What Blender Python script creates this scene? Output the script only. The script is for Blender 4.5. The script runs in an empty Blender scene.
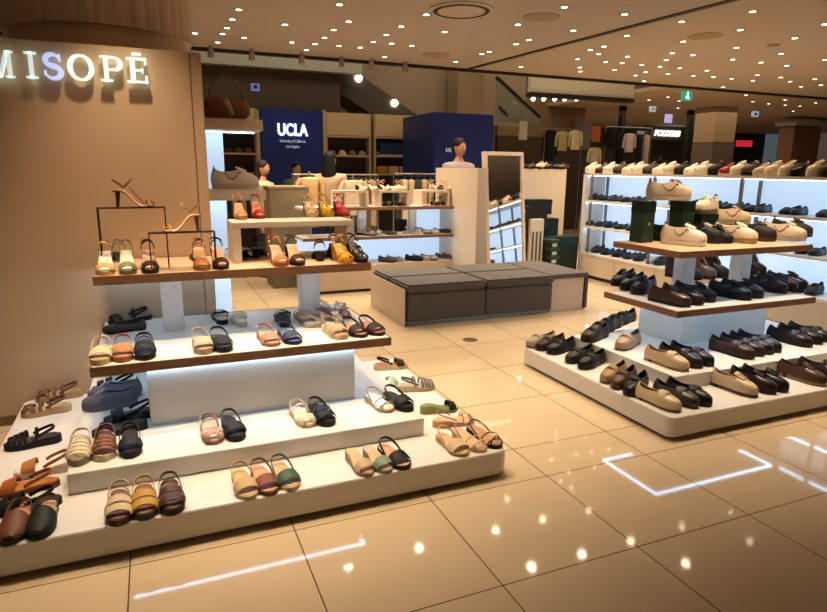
import bpy, bmesh, math, random
from mathutils import Vector, Matrix
random.seed(7)
S = bpy.context.scene
COL = S.collection
PI = math.pi
sin, cos = math.sin, math.cos

# ------------------------------------------------------------------ camera
FPX, YAW, PITCH, ROLL, CAMH = 611.27, 0.399633, 0.220579, 0.0101174, 1.6
_f = Vector((sin(YAW)*cos(PITCH), cos(YAW)*cos(PITCH), -sin(PITCH)))
_r = Vector((cos(YAW), -sin(YAW), 0)); _u = _r.cross(_f)
RV = _r*cos(ROLL)+_u*sin(ROLL); UV = -_r*sin(ROLL)+_u*cos(ROLL)
cam = bpy.data.objects.new('camera', bpy.data.cameras.new('camera'))
cam.data.lens = FPX*36/827; cam.data.sensor_width = 36; cam.data.clip_end = 200
m = Matrix((RV, UV, -_f)).transposed().to_4x4(); m.translation = (0, 0, CAMH)
cam.matrix_world = m
COL.objects.link(cam); S.camera = cam

def ray(px, py): return _f+(px-413.5)/FPX*RV-(py-306)/FPX*UV
def at(px, py, z):
    d = ray(px, py); t = (z-CAMH)/d.z; return Vector((d.x*t, d.y*t, z))
def atY(px, py, Y):
    d = ray(px, py); t = Y/d.y; return Vector((d.x*t, Y, CAMH+d.z*t))
def atX(px, py, X):
    d = ray(px, py); t = X/d.x; return Vector((X, d.y*t, CAMH+d.z*t))

# ------------------------------------------------------------------ materials
_mats = {}
def M(name, col=(.5, .5, .5), rough=.5, metal=0, emis=None, es=1, var=.06, scale=30, bump=0, coat=0):
    if name in _mats: return _mats[name]
    m = bpy.data.materials.new(name); m.use_nodes = True
    nt = m.node_tree; b = nt.nodes['Principled BSDF']
    b.inputs['Specular IOR Level'].default_value = .28 if max(col) < .04 else .5
    b.inputs['Roughness'].default_value = rough; b.inputs['Metallic'].default_value = metal
    if coat: b.inputs['Coat Weight'].default_value = coat; b.inputs['Coat Roughness'].default_value = .08
    tc = nt.nodes.new('ShaderNodeTexCoord'); nz = nt.nodes.new('ShaderNodeTexNoise')
    nz.inputs['Scale'].default_value = scale; nt.links.new(tc.outputs['Object'], nz.inputs['Vector'])
    mx = nt.nodes.new('ShaderNodeMix'); mx.data_type = 'RGBA'
    a = tuple(max(0, c*(1-var)) for c in col); c2 = tuple(min(1, c*(1+var)) for c in col)
    mx.inputs[6].default_value = (*a, 1); mx.inputs[7].default_value = (*c2, 1)
    nt.links.new(nz.outputs['Fac'], mx.inputs[0]); nt.links.new(mx.outputs[2], b.inputs['Base Color'])
    if bump:
        bp = nt.nodes.new('ShaderNodeBump'); bp.inputs['Strength'].default_value = bump; bp.inputs['Distance'].default_value = .003
        nt.links.new(nz.outputs['Fac'], bp.inputs['Height']); nt.links.new(bp.outputs[0], b.inputs['Normal'])
    if emis:
        b.inputs['Emission Color'].default_value = (*emis, 1); b.inputs['Emission Strength'].default_value = es
    _mats[name] = m; return m

def wood(name, c1, c2, rough=.4, axis=0, sc=6):
    if name in _mats: return _mats[name]
    m = M(name, c1, rough); nt = m.node_tree; b = nt.nodes['Principled BSDF']
    tc = nt.nodes.new('ShaderNodeTexCoord'); mp = nt.nodes.new('ShaderNodeMapping')
    s = [sc*6]*3; s[axis] = sc*.4; mp.inputs['Scale'].default_value = s
    nz = nt.nodes.new('ShaderNodeTexNoise'); nz.inputs['Scale'].default_value = 3; nz.inputs['Detail'].default_value = 4
    cr = nt.nodes.new('ShaderNodeValToRGB'); cr.color_ramp.elements[0].color = (*c1, 1); cr.color_ramp.elements[1].color = (*c2, 1)
    cr.color_ramp.elements[0].position = .35; cr.color_ramp.elements[1].position = .65
    nt.links.new(tc.outputs['Object'], mp.inputs[0]); nt.links.new(mp.outputs[0], nz.inputs[0])
    nt.links.new(nz.outputs['Fac'], cr.inputs[0]); nt.links.new(cr.outputs[0], b.inputs['Base Color'])
    return m

def C(hexs):
    r = [int(hexs[i:i+2], 16)/255 for i in (0, 2, 4)]
    return tuple((x/12.92 if x < .04045 else ((x+.055)/1.055)**2.4) for x in r)
def MC(hexs, rough=.5, **k): return M('m_'+hexs+'_%d' % int(rough*100), C(hexs), rough, **k)

white_lam = M('white_laminate', (.74, .70, .64), .35, var=.02, scale=4)
cream_lam = M('cream_laminate', (.62, .52, .40), .45, var=.03, scale=3)
tan_wall = M('tan_wall_laminate', (.60, .41, .25), .5, var=.03, scale=2)
oak = wood('oak_edge', (.20, .095, .042), (.30, .15, .07), .4)
lightwood = wood('light_wood', (.50, .34, .20), (.60, .42, .26), .45, 0, 3)
led = M('led_strip', (.9, .9, .9), .5, emis=(.42, .68, 1), es=13)
panel_glow = M('strip_light_glow_panel', (.7, .75, .8), .5, emis=(.52, .73, 1), es=.62)  # LED strip light on the shelf backs, put into the panels as a glow
steel = M('brushed_steel', (.35, .33, .30), .35, 1)
dark_steel = M('dark_metal', (.03, .027, .025), .4, .6)
blackm = M('black_plastic', (.012, .012, .013), .5)
dark_wall = M('dark_brown_wall', (.085, .06, .04), .6, scale=2)

# ------------------------------------------------------------------ mesh helpers
class MB:
    def __init__(s): s.v = []; s.f = []
    def add(s, vs, fs):
        o = len(s.v); s.v += [tuple(v) for v in vs]; s.f += [tuple(i+o for i in f) for f in fs]; return s
    def box(s, x0, x1, y0, y1, z0, z1):
        return s.add([(x0,y0,z0),(x1,y0,z0),(x1,y1,z0),(x0,y1,z0),(x0,y0,z1),(x1,y0,z1),(x1,y1,z1),(x0,y1,z1)],
              [(3,2,1,0),(4,5,6,7),(0,1,5,4),(1,2,6,5),(2,3,7,6),(3,0,4,7)])
    def loft(s, rings, caps=True):
        n = len(rings[0]); o = len(s.v)
        for r in rings: s.v += [tuple(p) for p in r]
        for i in range(len(rings)-1):
            for j in range(n):
                a, b = i*n+j, i*n+(j+1) % n
                s.f.append((o+a, o+b, o+b+n, o+a+n))
        if caps:
            s.f.append(tuple(o+j for j in range(n))[::-1]); s.f.append(tuple(o+(len(rings)-1)*n+j for j in range(n)))
        return s
    def cyl(s, p0, p1, r0, r1=None, n=12):
        p0, p1 = Vector(p0), Vector(p1); r1 = r0 if r1 is None else r1
        d = (p1-p0).normalized(); a = d.orthogonal().normalized(); b = d.cross(a)
        return s.loft([[p+(a*cos(t*2*PI/n)+b*sin(t*2*PI/n))*r for t in range(n)] for p, r in ((p0, r0), (p1, r1))])
    def tube(s, pts, r, n=6):
        pts = [Vector(p) for p in pts]; rings = []
        up = None
        for i, p in enumerate(pts):
            d = (pts[min(i+1, len(pts)-1)]-pts[max(i-1, 0)]).normalized()
            a = d.orthogonal().normalized() if up is None else (up-d*up.dot(d)).normalized()
            up = a; b = d.cross(a)
            rings.append([p+(a*cos(t*2*PI/n)+b*sin(t*2*PI/n))*r for t in range(n)])
        return s.loft(rings)
    def prism(s, pts, d):           # outline in xz, thickness d along y (0..d)
        n = len(pts)
        vs = [(x, 0, z) for x, z in pts]+[(x, d, z) for x, z in pts]
        fs = [tuple(range(n)), tuple(range(2*n-1, n-1, -1))]+[(i, i+n, (i+1) % n+n, (i+1) % n) for i in range(n)]
        return s.add(vs, fs)
    def shell(s, grid, th, closed=False):
        """solid sheet from grid[i][j], thickened along its own normals"""
        R, Cn = len(grid), len(grid[0]); g = [[Vector(p) for p in r] for r in grid]
        def nrm(i, j):
            du = g[min(i+1, R-1)][j]-g[max(i-1, 0)][j]; dv = g[i][min(j+1, Cn-1)]-g[i][max(j-1, 0)]
            n = du.cross(dv); return n.normalized() if n.length > 1e-9 else Vector((0, 0, 1))
        o = len(s.v)
        for i in range(R):
            for j in range(Cn): s.v.append(tuple(g[i][j]))
        for i in range(R):
            for j in range(Cn): s.v.append(tuple(g[i][j]-nrm(i, j)*th))
        K = R*Cn; q = lambda i, j, k=0: o+i*Cn+j+k*K
        for i in range(R-1):
            for j in range(Cn-1):
                s.f.append((q(i,j), q(i,j+1), q(i+1,j+1), q(i+1,j))); s.f.append((q(i,j,1), q(i+1,j,1), q(i+1,j+1,1), q(i,j+1,1)))
        for i in range(R-1):
            for j in (0, Cn-1):
                s.f.append((q(i,j), q(i+1,j), q(i+1,j,1), q(i,j,1)))
        for j in range(Cn-1):
            for i in (0, R-1):
                s.f.append((q(i,j), q(i,j+1), q(i,j+1,1), q(i,j,1)))
        return s
    def ribbon(s, pts, wv, th):     # flat strap along pts, half-width vectors wv
        if not isinstance(wv, list): wv = [wv]*len(pts)
        return s.shell([[Vector(p)-Vector(w) for p, w in zip(pts, wv)], [Vector(p)+Vector(w) for p, w in zip(pts, wv)]], th)
    def mesh(s, name, smooth=True, bevel=0):
        me = bpy.data.meshes.new(name); me.from_pydata(s.v, [], s.f)
        bm = bmesh.new(); bm.from_mesh(me); bmesh.ops.recalc_face_normals(bm, faces=bm.faces)
        if bevel:
            es = [e for e in bm.edges if len(e.link_faces) == 2 and e.calc_face_angle(0) > .8]
            bmesh.ops.bevel(bm, geom=es, offset=bevel, segments=2, affect='EDGES', clamp_overlap=True)
        for f in bm.faces: f.smooth = smooth
        if smooth:
            for e in bm.edges:
                if len(e.link_faces) == 2 and e.calc_face_angle(0) > .7: e.smooth = False
        bm.to_mesh(me); bm.free(); return me

def link(name, me, mat, parent=None, loc=(0, 0, 0), rz=0):
    o = bpy.data.objects.new(name, me); COL.objects.link(o)
    if me is not None and mat is not None:
        if not me.materials: me.materials.append(None)
        for sl in o.material_slots: sl.link = 'OBJECT'; sl.material = mat
    o.parent = parent; o.location = loc; o.rotation_euler = (0, 0, rz)
    return o
def tag(o, label, cat, group=None, kind=None):
    o['label'] = label; o['category'] = cat
    if group: o['group'] = group
    if kind: o['kind'] = kind
    return o
def thing(name, label, cat, loc=(0, 0, 0), rz=0, group=None):
    return tag(link(name, None, None, None, loc, rz), label, cat, group)
def part(name, mb, mat, parent, bevel=0, smooth=False, label=None):
    o = link(name, mb.mesh(name, smooth, bevel), mat, parent)
    if label: o['label'] = label
    return o
def struct(name, mb, mat, bevel=0, label=None, smooth=False):
    o = link(name, mb.mesh(name, smooth, bevel), mat); o['kind'] = 'structure'
    o['label'] = label or name.replace('_', ' '); o['category'] = name.split('_')[0]
    return o
ORD = ['first', 'second', 'third', 'fourth', 'fifth', 'sixth', 'seventh', 'eighth', 'ninth', 'tenth', 'eleventh', 'twelfth', 'thirteenth',
       'fourteenth', 'fifteenth', 'sixteenth', 'seventeenth', 'eighteenth', 'nineteenth', 'twentieth', 'twenty-first', 'twenty-second', 'twenty-third',
       'twenty-fourth', 'twenty-fifth', 'twenty-sixth', 'twenty-seventh', 'twenty-eighth', 'twenty-ninth', 'thirtieth']

# ------------------------------------------------------------------ floor (tiles with dark joints)
def floor_material():
    m = bpy.data.materials.new('polished_beige_tile'); m.use_nodes = True; nt = m.node_tree; N = nt.nodes; L = nt.links
    b = N['Principled BSDF']; geo = N.new('ShaderNodeNewGeometry'); sep = N.new('ShaderNodeSeparateXYZ'); L.new(geo.outputs['Position'], sep.inputs[0])
    def mth(op, a, b_=None):
        n = N.new('ShaderNodeMath'); n.operation = op
        for i, v in enumerate((a, b_)):
            if v is None: continue
            if isinstance(v, (int, float)): n.inputs[i].default_value = v
            else: L.new(v, n.inputs[i])
        return n.outputs[0]
    T, A0, B1, S2 = .67885, -.87965, 1.80471, .34426
    def dist(v, off):
        k = mth('DIVIDE', mth('SUBTRACT', v, off), T); f = mth('FRACT', mth('ADD', k, 100.5))
        return mth('MULTIPLY', mth('ABSOLUTE', mth('SUBTRACT', f, .5)), T), mth('FLOOR', mth('ADD', k, 100))
    dx, ix = dist(sep.outputs[0], A0)
    d1, i1 = dist(sep.outputs[1], B1); d2, i2 = dist(sep.outputs[1], B1+T+S2)
    sw = mth('GREATER_THAN', sep.outputs[1], B1+T+S2*.5)
    def sel(a, c):
        n = N.new('ShaderNodeMix'); L.new(sw, n.inputs[0]); L.new(a, n.inputs[2]); L.new(c, n.inputs[3]); return n.outputs[0]
    dy = sel(d1, d2); iy = sel(i1, i2)
    g = mth('LESS_THAN', mth('MINIMUM', dx, dy), .0028)
    cmb = N.new('ShaderNodeCombineXYZ'); L.new(ix, cmb.inputs[0]); L.new(iy, cmb.inputs[1])
    wn = N.new('ShaderNodeTexWhiteNoise'); L.new(cmb.outputs[0], wn.inputs[0])
    nz = N.new('ShaderNodeTexNoise'); nz.inputs['Scale'].default_value = 2.5; nz.inputs['Detail'].default_value = 5; L.new(geo.outputs['Position'], nz.inputs[0])
    fac = mth('ADD', mth('MULTIPLY', wn.outputs[0], .4), mth('MULTIPLY', nz.outputs['Fac'], .6))
    mx = N.new('ShaderNodeMix'); mx.data_type = 'RGBA'; mx.inputs[6].default_value = (.60, .46, .29, 1); mx.inputs[7].default_value = (.68, .53, .34, 1)
    L.new(fac, mx.inputs[0])
    m2 = N.new('ShaderNodeMix'); m2.data_type = 'RGBA'; m2.inputs[7].default_value = (.09, .055, .03, 1)
    L.new(g, m2.inputs[0]); L.new(mx.outputs[2], m2.inputs[6]); L.new(m2.outputs[2], b.inputs['Base Color'])
    b.inputs['Roughness'].default_value = .05; b.inputs['IOR'].default_value = 1.55
    return m
struct('floor', MB().box(-6, 26, -4, 28, -.05, 0), floor_material(), label='polished beige square floor tiles with thin dark joints')

# ------------------------------------------------------------------ ceiling
CZ = 3.2
ceil_mat = M('ceiling_paint', (.43, .37, .315), .8, var=.02, scale=1)
struct('ceiling', MB().box(-6, 26, -4, 9.4, CZ, CZ+.1), ceil_mat, label='brown suspended ceiling with a dark shadow gap')
struct('trim_1', MB().add([(5.50, 0, CZ-.012), (5.58, 0, CZ-.012), (4.93, 9.38, CZ-.012), (4.85, 9.38, CZ-.012), (5.50, 0, CZ-.002), (5.58, 0, CZ-.002), (4.93, 9.38, CZ-.002), (4.85, 9.38, CZ-.002)], [(0,1,2,3), (7,6,5,4), (0,4,5,1), (1,5,6,2), (2,6,7,3), (3,7,4,0)]), blackm, label='dark shadow gap running across the ceiling')
struct('trim_2', MB().box(-6, 26, 9.38, 9.46, CZ-.04, CZ+.2), M('dark_trim', (.03, .02, .015), .5), label='dark edge strip at the back end of the ceiling')
struct('ceiling_back', MB().box(9.62, 26, 9.46, 28, CZ+.03, CZ+.1), M('ceiling_back_paint', (.46, .36, .26), .8, var=.02, scale=1), label='darker ceiling continuing over the far shops')

# big fluted column above the sign wall
def ring(cx, cy, r, z, n=96, fl=0.0):
    return [(cx+(r-(fl if k % 3 == 0 else 0))*cos(2*PI*k/n), cy+(r-(fl if k % 3 == 0 else 0))*sin(2*PI*k/n), z) for k in range(n)]
# ------------------------------------------------------------------ left sign wall
WY, WX = 4.30, .345
tw = thing('sign_wall', 'tan laminated shop wall carrying the white MISOPE letters', 'wall', (0, WY, 0)); tw['kind'] = 'structure'
part('wall_panel', MB().box(-5, .275, 0, .35, 0, 2.30), tan_wall, tw, .004)
part('edge_panel', MB().box(.279, WX, 0, .35, 0, 2.30), tan_wall, tw, .004)
part('skirting', MB().box(-5, -.9, -.012, 0, 0, .06), M('skirting_brown', (.2, .11, .05), .5), tw)
col = thing('round_column', 'wide round column with vertical wooden fluting above the sign wall', 'column', (-.25, 5.10, 0)); col['kind'] = 'structure'
part('fluted_cladding', MB().loft([ring(0, 0, .60, 2.46, 108, .012), ring(0, 0, .60, CZ, 108, .012)]), wood('column_wood', (.58, .40, .25), (.68, .48, .30), .5, 2, 2), col)
part('core', MB().loft([ring(0, 0, .56, 0.1, 64), ring(0, 0, .56, 2.46, 64)]), tan_wall, col, smooth=True)

# ------------------------------------------------------------------ MISOPE letters (slab-serif, white, lit)
def arc(cx, cz, rx, rz, a0, a1, n=14): return [(cx+rx*cos(a0+(a1-a0)*i/n), cz+rz*sin(a0+(a1-a0)*i/n)) for i in range(n+1)]
def stroke(mb, pts, ws, d):
    """thick stroke through 2-D points with half widths ws, extruded d"""
    n = len(pts); L_, R_ = [], []
    for i, (x, z) in enumerate(pts):
        x0, z0 = pts[max(i-1, 0)]; x1, z1 = pts[min(i+1, n-1)]
        l = math.hypot(x1-x0, z1-z0) or 1; nx, nz = -(z1-z0)/l, (x1-x0)/l; w = ws[i]
        L_.append((x+nx*w, z+nz*w)); R_.append((x-nx*w, z-nz*w))
    o = mb
    for i in range(n-1): o.prism([L_[i], L_[i+1], R_[i+1], R_[i]], d)
def bx2(mb, x0, x1, z0, z1, d): mb.prism([(x0, z0), (x1, z0), (x1, z1), (x0, z1)], d)
def letter(ch):
    mb = MB(); d = .03; t = .011; e = .006     # height 1 unit = .15
    H = .15
    if ch == 'M':
        for x in (.022, .118): bx2(mb, x-t*.8, x+t*.8, 0, H, d); bx2(mb, x-.022, x+.022, 0, e*1.6, d)
        bx2(mb, 0, .03, H-e*1.6, H, d); bx2(mb, .11, .14, H-e*1.6, H, d)
        mb.prism([(.016, H), (.038, H), (.078, .0), (.062, 0)], d); mb.prism([(.102, H), (.122, H), (.078, 0), (.062, 0)], d); w = .14
    if ch == 'I':
        bx2(mb, .024, .048, 0, H, d); bx2(mb, 0, .072, 0, e*2, d); bx2(mb, 0, .072, H-e*2, H, d); w = .072
    if ch == 'S':
        p = arc(.05, H*.74, .036, H*.22, .3, PI*1.5, 14)[:-1]+arc(.05, H*.27, .040, H*.24, PI*.5, -PI*.85, 16)
        ws = [.006+.009*sin(PI*i/(len(p)-1)) for i in range(len(p))]; stroke(mb, p, ws, d)
        bx2(mb, .083, .093, H*.70, H*.98, d); bx2(mb, .004, .014, .02, H*.34, d)
    if ch == 'O':
        p = arc(.075, H/2, .063, H/2-.004, 0, 2*PI, 32); ws = [.006+.009*abs(cos(2*PI*i/32)) for i in range(33)]; stroke(mb, p, ws, d)
    if ch == 'P':
        bx2(mb, .02, .043, 0, H, d); bx2(mb, 0, .065, 0, e*2, d); bx2(mb, 0, .06, H-e*1.6, H, d)
        p = [(.05, H-.006)]+arc(.072, H*.72, .036, H*.24, PI*.5, -PI*.5, 12)+[(.04, H*.48)]
        stroke(mb, p, [.006, .006]+[.006+.008*sin(PI*i/11) for i in range(12)]+[.006], d)
    if ch == 'E':
        bx2(mb, .018, .042, 0, H, d); bx2(mb, 0, .10, 0, e*2, d); bx2(mb, 0, .098, H-e*2, H, d); bx2(mb, .04, .08, H*.47, H*.47+e*1.8, d)
        bx2(mb, .088, .10, 0, .045, d); bx2(mb, .088, .098, H-.038, H, d); bx2(mb, .072, .08, H*.38, H*.60, d)
        bx2(mb, .03, .075, H+.018, H+.030, d)
    return mb
lit_white = M('lit_letter_face', (.75, .85, .82), .4, emis=(.80, 1, .95), es=.6)
lit_blue = M('lit_letter_face_bluish', (.6, .7, .95), .4, emis=(.42, .55, .95), es=.75)
for ch, px, sc in (('M', -7, 1.0), ('I', 29.5, .82), ('S', 46, .98), ('O', 69.5, .90), ('P', 101, 1.02), ('E', 127.5, 1.16)):
    x = -.772+.00536*px
    o = link('sign_letter', letter(ch).mesh('letter', False), lit_blue if ch == 'S' else lit_white, None, (x, WY-.05, 2.083+.00008*px))
    o.scale = (sc, 1, .95)
    tag(o, 'glowing %s letter %s of the shop name on the tan wall' % ('pale blue' if ch == 'S' else 'white', ch if ch != 'E' else 'E with bar above'), 'sign letter', 'letters of the shop sign')

# ------------------------------------------------------------------ display stands
def rounded(x0, x1, y0, y1, r, n=6):
    pts = []
    for cx, cy, a in ((x1-r, y1-r, 0), (x0+r, y1-r, PI/2), (x0+r, y0+r, PI), (x1-r, y0+r, 1.5*PI)):
        pts += [(cx+r*cos(a+PI/2*i/n), cy+r*sin(a+PI/2*i/n)) for i in range(n+1)]
    return pts
def slab(mb, x0, x1, y0, y1, z0, z1, r=.02):
    P = rounded(x0, x1, y0, y1, r); return mb.loft([[(x, y, z0) for x, y in P], [(x, y, z1) for x, y in P]])
def ledline(mb, x0, x1, y0, y1, z):
    w = .008
    mb.box(x0, x1, y0, y0+w*2, z-.006, z); mb.box(x0, x1, y1-w*2, y1, z-.006, z)
    mb.box(x0, x0+w*2, y0+w*2, y1-w*2, z-.006, z); mb.box(x1-w*2, x1, y0+w*2, y1-w*2, z-.006, z)
def stand(label, base, tier, block, sh2, posts, sh1, post_y, z2=.60):
    t = thing('tiered_display_stand', label, 'display stand', (0, 0, 0))
    x0, x1, y0, y1 = base
    part('toe_kick', MB().box(x0+.08, x1-.08, y0+.08, y1-.05, 0, .022), M('toe_kick_dark', (.04, .028, .018), .5), t)
    part('base_platform', slab(MB(), x0, x1, y0, y1, .022, .15, .055), white_lam, t, .004, True)
    x0, x1, y0, y1 = tier
    part('upper_platform', slab(MB(), x0, x1, y0, y1, .15, .25, .012), white_lam, t, .003)
    x0, x1, y0, y1 = block
    part('centre_block', MB().box(x0, x1, y0, y1, .25, z2-.045), white_lam, t, .003)
    for (x0, x1, y0, y1), z, py in ((sh2, z2, None), (sh1, 1.02, post_y)):
        s = part('shelf', MB().box(x0+.012, x1-.012, y0+.012, y1-.012, z-.043, z), white_lam if z < .9 else lightwood, t)
        part('wood_edge', MB().box(x0, x1, y0, y0+.012, z-.048, z+.001).box(x0, x1, y1-.012, y1, z-.048, z+.001).box(x0, x0+.012, y0+.012, y1-.012, z-.048, z+.001).box(x1-.012, x1, y0+.012, y1-.012, z-.048, z+.001), oak, s)
        lm = MB(); ledline(lm, x0+.04, x1-.04, y0+.03, y1-.04, z-.0435); part('led_strip', lm, led, s)
    for xc in posts: part('post', MB().box(xc-.06, xc+.06, post_y-.06, post_y+.06, z2, .977), white_lam, t, .003)
    return t
BK = WY-.01
stand('left tiered white display stand with wooden shelf edges full of sandals', (-.84, 1.64, 2.56, BK), (-.45, 1.30, 2.90, BK), (-.10, 1.03, 3.33, 4.05),
      (-.355, 1.245, 3.28, BK), (.06, .91), (-.33, 1.235, 3.62, BK), 3.95, .62)
stand('right tiered white display stand with wooden shelf edges full of mens shoes', (2.77, 5.62, 2.56, 4.20), (3.15, 5.24, 2.92, 4.04), (3.79, 4.74, 3.5, 3.97),
      (3.47, 4.98, 3.26, 4.06), (4.07, 4.73), (3.56, 5.00, 3.37, 4.10), 3.80)

# riser on the left stand's top shelf
RX0, RX1, RY0, RY1, RZ = .43, 1.20, 3.86, 4.16, 1.27
o = link('shelf_riser', MB().box(RX0, RX0+.05, RY0, RY1, 1.021, RZ-.035).box(RX1-.05, RX1, RY0, RY1, 1.021, RZ-.035).box(RX0, RX1, RY0, RY1, RZ-.035, RZ).mesh('riser', False, .003), cream_lam)
tag(o, 'cream bridge-shaped riser on the top shelf of the left stand', 'riser')

# ------------------------------------------------------------------ shoe building
def outline(t, L, W, pointy=0):
    tab = [(0, .0), (.015, .30), (.05, .58), (.12, .84), (.22, .98), (.32, 1.0), (.45, .90), (.58, .76), (.7, .70), (.82, .72), (.92, .60), (.97, .42), (1, .0)]
    for (a, wa), (b, wb) in zip(tab, tab[1:]):
        if t <= b: w = wa+(wb-wa)*(t-a)/(b-a); break
    return max(w, .06)*W/2, (t-.5)*L
TS = [0, .015, .04, .08, .13, .2, .28, .36, .45, .55, .65, .75, .84, .91, .96, .985, 1]
def rise_fn(h):
    def f(t):
        if t < .3: return 0
        if t > .8: return h
        u = (t-.3)/.5; return h*u*u*(3-2*u)
    return f
def sole_mb(L, W, z0, z1, rise, scale=1.0, ts=TS, toe_spring=0):
    rings = []
    for t in ts:
        w, y = outline(t, L, W); w *= scale; r = rise(t)+toe_spring*max(0, (.2-t)/.2)**2
        a, b = z0+r, z1+r; e = min(.003, (b-a)*.3)
        rings.append([(-w*.96, y*scale, a), (-w, y*scale, a+e), (-w, y*scale, b-e), (-w*.96, y*scale, b), (0, y*scale, b), (w*.96, y*scale, b), (w, y*scale, b-e), (w, y*scale, a+e), (w*.96, y*scale, a), (0, y*scale, a)])
    return MB().loft(rings)
def band(mb, L, W, z, t0, t1, h0, h1, th=.003, n=12, rise=None, skew=0, over=1.03, rows=4):
    g = []
    for i in range(rows):
        u = i/(rows-1); row = []
        for j in range(n+1):
            a = PI*j/n; t = t0+(t1-t0)*u+skew*cos(a)
            w, y = outline(min(max(t, .02), .97), L, W); h = h0+(h1-h0)*u
            r = rise(t) if rise else 0
            row.append((-w*over*cos(a)*(1-.12*sin(a)), y, z+r+h*sin(a)**.75))
        g.append(row)
    mb.shell(g, th)
def back_loop(mb, L, W, z, t0, depth, lift, top, w=.005, th=.003, n=16, rise=None, tube=False):
    """strap that leaves both sides of the foot and arches up behind the ankle"""
    ww, y0 = outline(t0, L, W); r0 = rise(t0) if rise else 0; pts = []
    for j in range(n+1):
        a = PI*j/n
        pts.append(Vector((-ww*1.08*abs(cos(a))**.65*(1 if cos(a) > 0 else -1), y0+depth*sin(a), z+r0+lift+(top-lift)*sin(a)**.8)))
    if tube: mb.tube(pts, w*.6, 6)
    else: mb.ribbon(pts, (0, -w*.45, w), th)
_shoe = {}
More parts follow.
